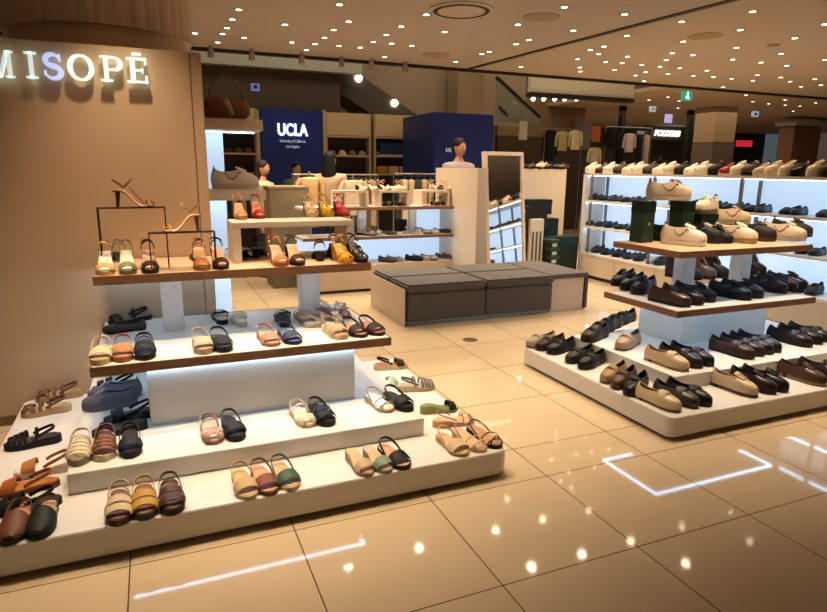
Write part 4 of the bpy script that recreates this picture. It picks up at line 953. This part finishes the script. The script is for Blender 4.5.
BY = 12.0
blue = MC('10264f', .5)
a, b = atY(260, 108, BY), atY(322, 108, BY)
t = thing('shop_sign_wall', 'blue shop wall with white UCLA letters', 'sign wall', ((a.x+b.x)/2, BY, 0))
w = (b.x-a.x)/2
part('blue_panel', MB().box(-w, w, 0, .2, 0, a.z), MC('0c2e84', .5), t, .01)
zc = atY(292, 134, BY).z
link('sign_letters', text_mesh('UCLA', .30, .008), sign_white, t, (0, -.02, 2.2)).scale = (.74, 1, 1)
link('small_lettering', text_mesh('University of California', .075), dim_white, t, (0, -.012, 2.07)).scale = (.7, 1, 1)
link('small_lettering', text_mesh('Los Angeles', .075), dim_white, t, (0, -.012, 1.97)).scale = (.7, 1, 1)
for px in (257, 324):
    q = atY(px, 110, BY); part('side_post', MB().box(q.x-(a.x+b.x)/2-.03, q.x-(a.x+b.x)/2+.03, -.02, .2, 0, q.z), MC('b0a488', .5), t)

def garment_mesh(w, h, sleeve=True):
    mb = MB(); rings = []
    for z, hw, hd in ((0, .95, .10), (-.05, 1.0, .13), (-.25, .86, .15), (-.6, .86, .15), (-.9, .92, .14), (-1, .94, .12)):
        rings.append([(w/2*hw*cos(q)*.9, .45*hd*sin(q), z*h) for q in [2*PI*i/16 for i in range(16)]])
    rings.insert(0, [(w/2*.3*cos(q), .03*sin(q), .03*h) for q in [2*PI*i/16 for i in range(16)]])
    mb.loft(rings)
    if sleeve:
        for s in (-1, 1): mb.tube([(s*w*.40, 0, -.03*h), (s*w*.52, 0, -.2*h), (s*w*.56, .01, -.5*h), (s*w*.57, .01, -.78*h)], w*.10, 8)
    return mb
gm = {k: garment_mesh(*v).mesh('garment', True) for k, v in {'top': (.46, .62), 'coat': (.50, 1.0), 'side': (.13, .62, False), 'pants': (.32, .9, False)}.items()}
hookm = MB().tube([(0, 0, .02), (0, 0, .07), (.018, 0, .09), (.0, 0, .105), (-.015, 0, .095)], .003, 5).mesh('hook', True)
def garment(kind, p, c, label, group, rz=0, s=1):
    t = thing('hanging_garment', label, 'garment', p, rz, group); t.scale = (s,)*3
    link('cloth', gm[kind], MC(c, .85, var=.2, scale=12), t); link('hanger_hook', hookm, steel, t)
def rail(name, label, p0, p1, zr, legs=True):
    t = thing(name, label, 'clothes rail', (0, 0, 0))
    part('bar', MB().cyl((p0[0], p0[1], zr), (p1[0], p1[1], zr), .012, None, 8), steel, t, smooth=True)
    if legs:
        for p in (p0, p1): part('leg', MB().cyl((p[0], p[1], 0), (p[0], p[1], zr), .012, None, 8), steel, t, smooth=True)
# UCLA shop wall shelving to the right and left of the blue wall
def far_shelves(px0, px1, pytop, desc, Y=BY):
    a, b = atY(px0, pytop, Y), atY(px1, pytop, Y); x0, x1 = a.x, b.x; zt = a.z; w = x1-x0
    t = thing('clothes_shelving', desc, 'shelving unit', (x0, Y, 0))
    part('back_panel', MB().box(0, w, .28, .3, 0, zt), MC('3a3028', .7), t)
    for x in (0, w-.04): part('side_panel', MB().box(x, x+.04, 0, .28, 0, zt), MC('b09c7c', .6), t)
    part('header_board', MB().box(.04, w-.04, 0, .03, zt-.42, zt), MC('c8b48c', .6, emis=(.62, .48, .30), es=.12), t)
    for z in (zt-.43, zt-.80, zt-1.16): part('shelf', MB().box(.04, w-.04, 0, .28, z-.03, z), lightwood, t)
    return x0, x1, zt
capm = MB()
capm.loft([[(.09*cos(u)*cos(q), .10*cos(u)*sin(q), .10*sin(u)) for q in [2*PI*i/14 for i in range(14)]] for u in (0, .4, .8, 1.2, 1.5)])
capm.shell([[(-.07+.14*j/4, -.09-.06*i*(1-abs(j-2)/3.0), .012-.012*i) for j in range(5)] for i in range(2)], .004)
capme = capm.mesh('cap', True)
S1 = far_shelves(325, 371, 112, 'cream-topped clothes shelving right of the blue letter wall')
S2 = far_shelves(374, 416, 114, 'cream-topped shelving with folded clothes left of the blue cube')
S3 = far_shelves(206, 256, 106, 'cream-topped clothes shelving left of the blue letter wall')
def caps(S_, n, lev, desc, cs):
    for i in range(n):
        x = S_[0]+.16+(S_[1]-S_[0]-.32)*i/max(1, n-1)
        tag(link('baseball_cap', capme, MC(cs[i % len(cs)], .8), None, (x, BY+.13, S_[2]-lev+.002)), '%s cap from the left %s' % (ORD[i], desc), 'cap', 'caps '+desc)
caps(S1, 4, .80, 'on the shelf right of the blue letter wall', ['3a4460', 'c8ac8c', '6c5440', '8c7860'])
caps(S2, 4, .80, 'on the shelf left of the blue cube', ['a08868', 'e0c8a0', '4c3a30', '5a4838'])
caps(S3, 4, .80, 'on the shelf left of the blue letter wall', ['b09870', '2c2824', '3a342c', '4a4038'])
for i, c in enumerate(('c8981c', 'd8c8a0', 'c89c8c')):
    x = S2[0]+.2+i*.24
    tag(link('folded_clothes', MB().box(-.11, .11, 0, .2, 0, .05).box(-.108, .108, .003, .2, .052, .1).box(-.11, .11, .002, .2, .102, .15).mesh('folded', True, .01), MC(c, .9), None, (x, BY+.04, S2[2]-1.16+.002)),
        '%s stack of folded clothes left of the blue cube' % ('mustard', 'cream', 'pink')[i], 'folded clothes', 'folded clothes stacks')
q = atY(395, 132, BY)
t = thing('shop_sign', 'small blue sign box on the shelf left of the blue cube', 'sign', (q.x, BY-.02, S2[2]-.80+.0))
t.location.z = S2[2]-.43+.001-.0
t.location = (q.x, BY+.10, S2[2]-.43-.22)
for o_ in [part('sign_box', MB().box(-.32, .32, -.12, .02, -.13, .10), MC('1c2c5c', .5), t, .005)]: pass
part('white_edge', MB().box(-.32, .32, -.122, .02, -.149, -.131), MC('d8dce8', .5), t)
# hanging clothes on the wall units
for S_, n, cs, desc in ((S1, 7, ['1c4030', '20241c', '16181c', '3a4454', '1c1c22', '8c8068', 'b0a080'], 'under the shelf right of the blue letter wall'), (S3, 8, ['c8bc9c', 'a89878', '30342c', 'd0c8a8', '545040', 'c0b48c', '2c2c28', 'b8a888'], 'under the shelf left of the blue letter wall')):
    rail('clothes_rail', 'steel clothes rail '+desc, (S_[0]+.05, BY-.04), (S_[1]-.05, BY-.04), S_[2]-1.24, False)
    for i in range(n):
        garment('side', (S_[0]+.14+(S_[1]-S_[0]-.28)*i/(n-1), BY-.04, S_[2]-1.345), cs[i], '%s garment from the left hanging %s' % (ORD[i], desc), 'garments '+desc)
# standing rails in front, between the people
rail('clothes_rail', 'long steel clothes rail before the blue letter wall', (2.0, 9.6), (3.4, 9.6), 1.50)
for i in range(12):
    garment('side', (2.08+i*.112, 9.6, 1.395), ['6c5c44', 'c8a878', 'b09468', '8c7450', 'd0b48c', 'c8a87c', 'a88c68', 'b8a080', '3c3428', 'c0a480', '5c4c3c', 'a89070'][i], '%s garment from the left on the long rail before the blue wall' % ORD[i], 'garments on the long rail', s=1.15)
rail('clothes_rail', 'steel clothes rail left of the cream end wall', (3.6, 9.4), (4.7, 9.4), 1.52)
for i in range(9):
    garment('side', (3.68+i*.115, 9.4, 1.415), ['2c3024', 'd0b898', 'c8b090', '3a3c30', 'c0a884', 'b8a484', '202420', '9c8468', 'c8ac84'][i], '%s garment from the left on the rail behind the risers' % ORD[i], 'garments on the rail behind the risers')
o = thing('clothes_counter', 'grey box counter in front of the blue letter wall', 'counter', (1.67, 8.2, 0))
part('body', MB().box(-.26, .26, 0, .5, 0, 1.33), MC('7c7058', .6), o, .006); part('top', MB().box(-.27, .27, -.01, .51, 1.331, 1.36), MC('94866c', .5), o, .004)
garment('top', (2.07, 8.75, 1.46), 'c8a070', 'beige jacket displayed in front of the long rail', None, s=.72)
rail('garment_stand', 'thin stand holding the beige jacket', (2.07, 8.79), (2.08, 8.79), 1.54)
garment('top', (2.72, 8.75, 1.42), 'c8b094', 'cream top displayed right of the person with long black hair', None, s=.8)
rail('garment_stand', 'thin stand holding the cream hooded top', (2.72, 8.79), (2.73, 8.79), 1.50)

# blue cube
a, b = atY(417, 112, 11.0), atY(434, 112, 10.4); 
t = thing('blue_shop_cube', 'dark blue box-shaped shop wall behind the partition', 'shop wall', (0, 0, 0))
c_ = atY(494, 110, 10.4)
part('front_panel', MB().box(b.x, c_.x, 10.4, 10.5, 0, b.z), MC('0a2a88', .5), t, .005)
part('side_panel', MB().box(b.x, b.x+.1, 10.501, 11.9, 0, b.z), MC('142c64', .5), t, .005)
link('sign_letters', text_mesh('UCLA', .10, .002), dim_white, t, (atY(452, 150, 10.4).x, 10.39, atY(452, 152, 10.4).z))

# ------------------------------------------------------------------ people
def skin_mesh(name, verts, edges, rad, mat, parent, sub=2, root=0):
    me = bpy.data.meshes.new(name); me.from_pydata(verts, edges, []); o = bpy.data.objects.new(name, me); COL.objects.link(o)
    md = o.modifiers.new('skin', 'SKIN'); md.use_smooth_shade = True
    for i, r in enumerate(rad): me.skin_vertices[0].data[i].radius = (r, r*.8) if not isinstance(r, tuple) else r; me.skin_vertices[0].data[i].use_root = (i == root)
    s_ = o.modifiers.new('sub', 'SUBSURF'); s_.levels = sub; s_.render_levels = sub
    dg = bpy.context.evaluated_depsgraph_get(); me2 = bpy.data.meshes.new_from_object(o.evaluated_get(dg)); bpy.data.objects.remove(o)
    me2.materials.clear()
    for p in me2.polygons: p.use_smooth = True
    return link(name, me2, mat, parent)
def ell(mb, c, r, n=16, m_=10, z0=-1, z1=1, f=None):
    rg = []
    for i in range(m_+1):
        u = math.asin(max(-1, min(1, z0+(z1-z0)*i/m_))); rr = max(cos(u), .03)
        rg.append([(c[0]+r[0]*rr*cos(2*PI*k/n), c[1]+r[1]*rr*sin(2*PI*k/n), c[2]+r[2]*sin(u)) for k in range(n)])
    return mb.loft(rg)
def person(label, x, y, h, rz, shirt, trousers, hair, longhair=False, look=0, armpose='down'):
    k = h/1.72; t = thing('person', label, 'person', (x, y, 0), rz); t.scale = (k, k, k)
    sk = MC('c09070', .6)
    arm = {'down': [(.19, 0, 1.40), (.23, .02, 1.12), (.24, -.05, .88), (.235, -.07, .80)],
           'front': [(.19, 0, 1.40), (.24, .0, 1.14), (.16, -.22, 1.08), (.12, -.30, 1.09)]}[armpose]
    V = [(0, 0, .95), (0, .01, 1.12), (0, .0, 1.30), (0, 0, 1.42), (0, -.005, 1.50), (0, -.01, 1.56)]; E_ = [(0,1),(1,2),(2,3),(3,4),(4,5)]; Rr = [.12, .105, .11, .07, .052, .05]
    for s in (-1, 1):
        o0 = len(V); V += [(s*a[0], a[1], a[2]) for a in arm]; Rr += [.042, .036, .030, .022]; E_ += [(3, o0), (o0, o0+1), (o0+1, o0+2), (o0+2, o0+3)]
        # fingers and thumb
        hx, hy, hz = V[-1]; d = (Vector(V[-1])-Vector(V[-2])).normalized()
        palm = len(V); pv = Vector(V[-1])+d*.045; V.append(tuple(pv)); Rr.append(.030); E_.append((palm-1, palm))
        for f_ in range(4):
            o1 = len(V); off = Vector((0, (f_-1.5)*.017, 0)) if armpose == 'down' else Vector(((f_-1.5)*.017, 0, 0))
            V.append(tuple(pv+off+d*.03)); V.append(tuple(pv+off*1.1+d*(.06+.006*(1.5-abs(f_-1.5)))+Vector((-s*.008, 0, -.004)))); Rr += [.0085, .007]; E_ += [(palm, o1), (o1, o1+1)]
        o1 = len(V); V.append(tuple(pv-d*.01+Vector((-s*.025, -.02, 0)))); V.append(tuple(pv+d*.02+Vector((-s*.035, -.03, 0)))); Rr += [.010, .008]; E_ += [(palm, o1), (o1, o1+1)]
        o0 = len(V); V += [(s*.09, 0, .88), (s*.10, -.01, .48), (s*.10, .02, .10), (s*.105, -.10, .035)]; Rr += [.085, .055, .038, .032]; E_ += [(0, o0), (o0, o0+1), (o0+1, o0+2), (o0+2, o0+3)]
    body = skin_mesh('body', V, E_, Rr, sk, t, 1)
    hd = MB(); ell(hd, (0, -.02, 1.64), (.074, .092, .112)); ell(hd, (0, -.112, 1.63), (.012, .016, .022), 8, 5)
    for s in (-1, 1): ell(hd, (s*.076, -.01, 1.635), (.010, .018, .028), 8, 5)
    bm = bmesh.new(); bm.from_mesh(body.data)
    me = hd.mesh('head', True); bm.from_mesh(me); bm.to_mesh(body.data); bm.free()
    for p in body.data.polygons: p.use_smooth = True
    fe = MB()
    for s in (-1, 1): ell(fe, (s*.028, -.103, 1.652), (.010, .006, .006), 8, 4)
    part('eyes', fe, blackm, t, smooth=True)
    part('mouth', ell(MB(), (0, -.104, 1.585), (.022, .006, .005), 8, 4), MC('8c4038', .6), t, smooth=True)
    hr = MB(); ell(hr, (0, .0, 1.675), (.088, .10, .098), 18, 10, -.15, 1)
    ell(hr, (0, .035, 1.63), (.084, .072, .10), 16, 8)
    if longhair: hr.loft([[(a*cos(q), .055+b*sin(q), z) for q in [2*PI*i/16 for i in range(16)]] for a, b, z in ((.08, .05, 1.68), (.10, .055, 1.55), (.12, .05, 1.42), (.11, .04, 1.27), (.06, .03, 1.20))])
    part('hair', hr, MC(hair, .6), t, smooth=True)
    V = [(0, 0, .93), (0, .01, 1.12), (0, .0, 1.30), (0, 0, 1.43), (0, 0, 1.465)]; E_ = [(0,1),(1,2),(2,3),(3,4)]; Rr = [.18, .165, .185, .15, .085]
    for s in (-1, 1):
        o0 = len(V); V += [(s*a[0], a[1], a[2]) for a in arm[:3]]; Rr += [.085, .065, .052]; E_ += [(3, o0), (o0, o0+1), (o0+1, o0+2)]
    skin_mesh('shirt', V, E_, Rr, MC(shirt, .85), t, 1)
    V = [(0, 0, .96)]; E_ = []; Rr = [.15]
    for s in (-1, 1):
        o0 = len(V); V += [(s*.09, 0, .86), (s*.10, -.01, .48), (s*.10, .02, .10)]; Rr += [.11, .085, .07]; E_ += [(0, o0), (o0, o0+1), (o0+1, o0+2)]
    skin_mesh('trousers', V, E_, Rr, MC(trousers, .85), t, 1)
    for s in (-1, 1): part('shoe', sole_mb(.27, .10, 0, .06, lambda q: 0).add([], []), MC('1c1a18', .6), t, smooth=True).location = (s*.10, -.03, .001)
q = atY(331, 165, 9.0); person('person with long black hair in a beige top, back turned, by the clothes rails', q.x, 9.05, 1.80, PI*.8, 'b8987c', '2c2c34', '0c0a0c', True)
q = atY(459, 150, 9.95); person('person with short dark hair in a grey and white shirt before the blue cube', atY(459, 150, 8.75).x, 8.75, 2.02, .2, 'a09c98', '2c2c34', '100c0c', False, armpose='front')
q = atY(266, 165, 9.2); person('person with dark hair in a pale patterned top left of the blue letter wall', q.x-.05, 9.25, 1.66, .9, 'c8b498', '3a3a40', '2a1814', True)
q = atY(296, 165, 11.0); person('person with dark hair and green top behind the long clothes rail', q.x, 11.0, 1.66, .2, '5c6a4c', '2c2c34', '141010', False)

# ------------------------------------------------------------------ far clothes shop (right of the blue cube)
t = thing('shop_back_wall', 'dark brown back wall of the far clothes shop', 'wall', (0, 0, 0)); t['kind'] = 'structure'
x0 = atY(498, 120, 14).x
part('upper_panel', MB().box(x0, 10.85, 14, 14.1, 2.45, 3.6), MC('7c6448', .7), t); part('lower_panel', MB().box(x0, 10.85, 13.98, 14.1, 0, 2.44), MC('3c2e20', .7), t)
far = [('coat', 551, 131, 12.9, '14161a', 'black coat'), ('top', 563, 132, 12.85, 'b0ac7c', 'pale olive top'), ('top', 576, 131, 12.85, 'd8ccb0', 'cream top'), ('top', 595, 148, 12.8, 'd0c4a8', 'white top low'),
       ('top', 612, 131, 12.7, '101114', 'black top'), ('top', 618, 132, 12.8, '18181c', 'second black top'), ('top', 630, 134, 12.7, 'c4b4b4', 'pale pinkish shirt'), ('side', 640, 136, 12.7, '1c1a20', 'dark narrow garment'), ('side', 647, 136, 12.7, 'b8a898', 'beige narrow garment')]
for kd, px, py, Y, c, nm in far:
    q = atY(px, py, Y)
    if kd != 'side': garment(kd, q, c, nm+' hanging in the far clothes shop', 'garments in the far clothes shop', s=.72)
    else: garment(kd, q, c, nm+' hanging in the far clothes shop', 'garments in the far clothes shop', s=1.3)
qa, qb = atY(545, 128, 12.85), atY(582, 128, 12.85); rail('clothes_rail', 'clothes rail with black coat and cream tops in the far shop', (qa.x, 12.85), (qb.x, 12.85), qa.z)
qa, qb = atY(606, 128, 12.75), atY(652, 130, 12.75); rail('clothes_rail', 'clothes rail with black tops left of the lit white shop name', (qa.x, 12.75), (qb.x, 12.75), qa.z+.04)
def board(px0, px1, py0, py1, Y, mat, name, label, cat, d=.04, group=None):
    a, b = atY(px0, py0, Y), atY(px1, py1, Y)
    mb = MB().box(-(b.x-a.x)/2, (b.x-a.x)/2, 0, d, 0, abs(a.z-b.z))
    return tag(link(name, mb.mesh(name, False, .004), mat, None, ((a.x+b.x)/2, Y, min(a.z, b.z))), label, cat, group)
board(573, 590, 122, 150, 13.939, MC('6c5c58', .7), 'poster', 'pale grey fashion poster on the far shop wall', 'poster')
board(592, 600, 126, 142, 13.939, MC('a8501c', .7), 'poster', 'orange poster on the far shop wall', 'poster')
board(520, 527, 121, 140, 11.4, MC('b8b4ac', .7), 'display_sign', 'small white display stand beside the mirror top', 'sign')
# posts between shops
for px, lb in ((624, 'dark metal post in the far middle holding small lamps'), (692, 'dark metal door frame post left of the brown pillar')):
    q = atY(px, 120, 13.0); tag(link('metal_post', MB().box(-.07, .07, 0, .14, 0, 3.5).mesh('post', False, .004), dark_steel, None, (q.x, 13.0, 0)), lb, 'post')
# lit shop name beyond
q = atY(667, 136, 18); t = thing('shop_name_sign', 'glowing white shop name reading FOLDERIS on the far dark shop', 'sign', (q.x, 18, q.z))
link('sign_letters', text_mesh('FOLDERIS', .28, .01, .02, .2), sign_white, t)
part('backing', MB().box(-.95, .95, .04, .1, -.15, .35), dark_wall, t)
q = atY(648, 134.5, 18.2); t = thing('shop_name_sign', 'dim small shop name left of the glowing white one', 'sign', (q.x-.2, 18.2, q.z)); part('backing', MB().box(-.5, .5, .04, .1, -.1, .2), dark_wall, t); 
link('sign_letters', text_mesh('FOLDER', .17, .002, .01), dim_white, t)
board(683, 692, 91, 101, 9.7, MC('0c5c38', .5, emis=(.05, .6, .35), es=.5), 'exit_sign', 'green emergency exit sign hanging left of the brown pillar', 'exit sign')
q = atY(687, 95, 9.68); t = tag(link('running_man_symbol', MB().cyl((0, 0, .055), (0, -.005, .055), .02, None, 12).box(-.018, .018, -.005, 0, -.02, .035).box(-.045, -.015, -.005, 0, -.06, -.02).box(.01, .04, -.005, 0, -.07, -.02).mesh('symbol', False), sign_white, None, (q.x, 9.685, q.z)), 'white running figure on the green exit sign', 'symbol')
ex = [o for o in COL.objects if o.name == 'exit_sign'][0]; t.parent = ex; t.location = (0, -.001, .10)
for k in ('category',): del t[k]
for i, (px0, px1, py0, py1, Y, hx, em, lb) in enumerate([(251, 260, 83, 91, 9.9, '6c80b8', .5, 'small square blue lit sign hanging above the blue letter wall'), (650.5, 656, 106, 112, 10.6, 'a8c0c8', .5, 'small white square sign hanging in the far right'),
      (666, 672, 114, 123, 12.6, '9c98e0', .7, 'small violet lit vertical sign near the shop name'), (753, 758.5, 111, 117, 11.5, '8c9cb4', .5, 'small blue square sign hanging right of the pale pillar')]):
    o = board(px0, px1, py0, py1, Y, MC(hx, .5, emis=C(hx), es=em), 'hanging_sign', lb, 'sign')
    w = (atY(px1, py1, Y).x-atY(px0, py0, Y).x)/2; h = abs(atY(px1, py1, Y).z-atY(px0, py0, Y).z)
    part('sign_symbol', MB().box(-w*.45, w*.45, -.006, -.001, h*.25, h*.75), MC('2c3c88' if i in (0, 3) else 'e8ecf4', .5), o)
# far right shops
board(737, 752, 140, 147, 19, MC('8c1c20', .5, emis=(.7, .02, .04), es=.7), 'red_shop_sign', 'glowing red shop sign right of the pale pillar', 'sign')
board(738, 765, 126, 210, 19.6, MC('16181a', .6), 'dark_storefront', 'black shop front with the red sign', 'shop')
board(768, 786, 124, 210, 19.4, MC('4c5c64', .4, emis=(.2, .28, .32), es=.25), 'shop_window', 'bluish lit glass shop window left of the brown wooden block', 'shop window')
a, b = atY(797, 113, 13.0), atY(824, 113, 13.0)
a.z = min(a.z, 2.95); t = thing('wooden_kiosk', 'dark reddish brown wooden kiosk at the right edge of the mall', 'kiosk', (a.x, 13.0, 0))
part('body', MB().box(0, b.x-a.x, 0, .5, 0, a.z), wood('dark_wood', (.12, .045, .018), (.20, .085, .03), .4, 2, 2), t, .01)
part('pale_roof', MB().box(-.1, b.x-a.x+1.5, -.1, .6, a.z+.02, a.z+.14), MC('b0a898', .7), t, .01)
o = board(740, 758, 124, 127, 18, M('lamp_glow', (1, .9, .7), .5, emis=(1, .85, .6), es=1.5), 'ceiling_lamp', 'flat oval glowing lamp over the black shop front', 'lamp')
o = board(776, 787, 127, 130, 18, M('lamp_glow'), 'ceiling_lamp', 'bright tube lamp over the bluish shop window', 'lamp')
for i, (px, c) in enumerate(((700, '3a3c30'), (662, '20241c'), (750, '181818'), (598, '2c241c'))):
    q = atY(px, 150, 13.5)
    if i < 2: garment('coat', (q.x, 13.5, 1.9), c, 'dark hanging coat %s' % ('in front of the brown pillar' if i == 0 else 'below the glowing shop name'), 'dark coats far right', s=.8)
    if i < 2: rail('garment_stand', 'thin garment stand %s' % ('by the brown pillar' if i == 0 else 'below the shop name'), (q.x-.01, 13.53), (q.x+.01, 13.53), 2.0)
# bracket rings on display near the post
# ------------------------------------------------------------------ light
w = bpy.data.worlds.new('mall_ambient'); S.world = w; w.use_nodes = True
w.node_tree.nodes['Background'].inputs[0].default_value = (1, .74, .50, 1); w.node_tree.nodes['Background'].inputs[1].default_value = .06
def area(x, y, z, sx, sy, e, c=(1, .78, .55)):
    l = bpy.data.lights.new('added_fill', 'AREA'); l.shape = 'RECTANGLE'; l.size = sx; l.size_y = sy; l.energy = e; l.color = c
    o = bpy.data.objects.new('added_fill', l); COL.objects.link(o); o.location = (x, y, z)
area(2.6, 11.0, 4.9, 4.5, 1.2, 45); area(7.2, 10.1, 5.2, 4, .8, 60); area(14, 14, 3.1, 6, 6, 110); area(7.5, 12.6, 4.9, 4, .8, 60)  # unseen fill lights, added to brighten the far bands, walls and shops
tag(link('floor_socket_cover', MB().cyl((0, 0, .0005), (0, 0, .004), .075, .07, 20).mesh('cover', True), MC('4a3420', .4), None, tuple(at(470, 340, 0))), 'small round brown floor cover in the tiles between bench and right stand', 'floor cover')
vs = S.view_settings; vs.view_transform = 'Standard'; vs.look = 'None'; vs.gamma = 1; vs.use_curve_mapping = False; vs.exposure = .12
S.cycles.max_bounces = 6
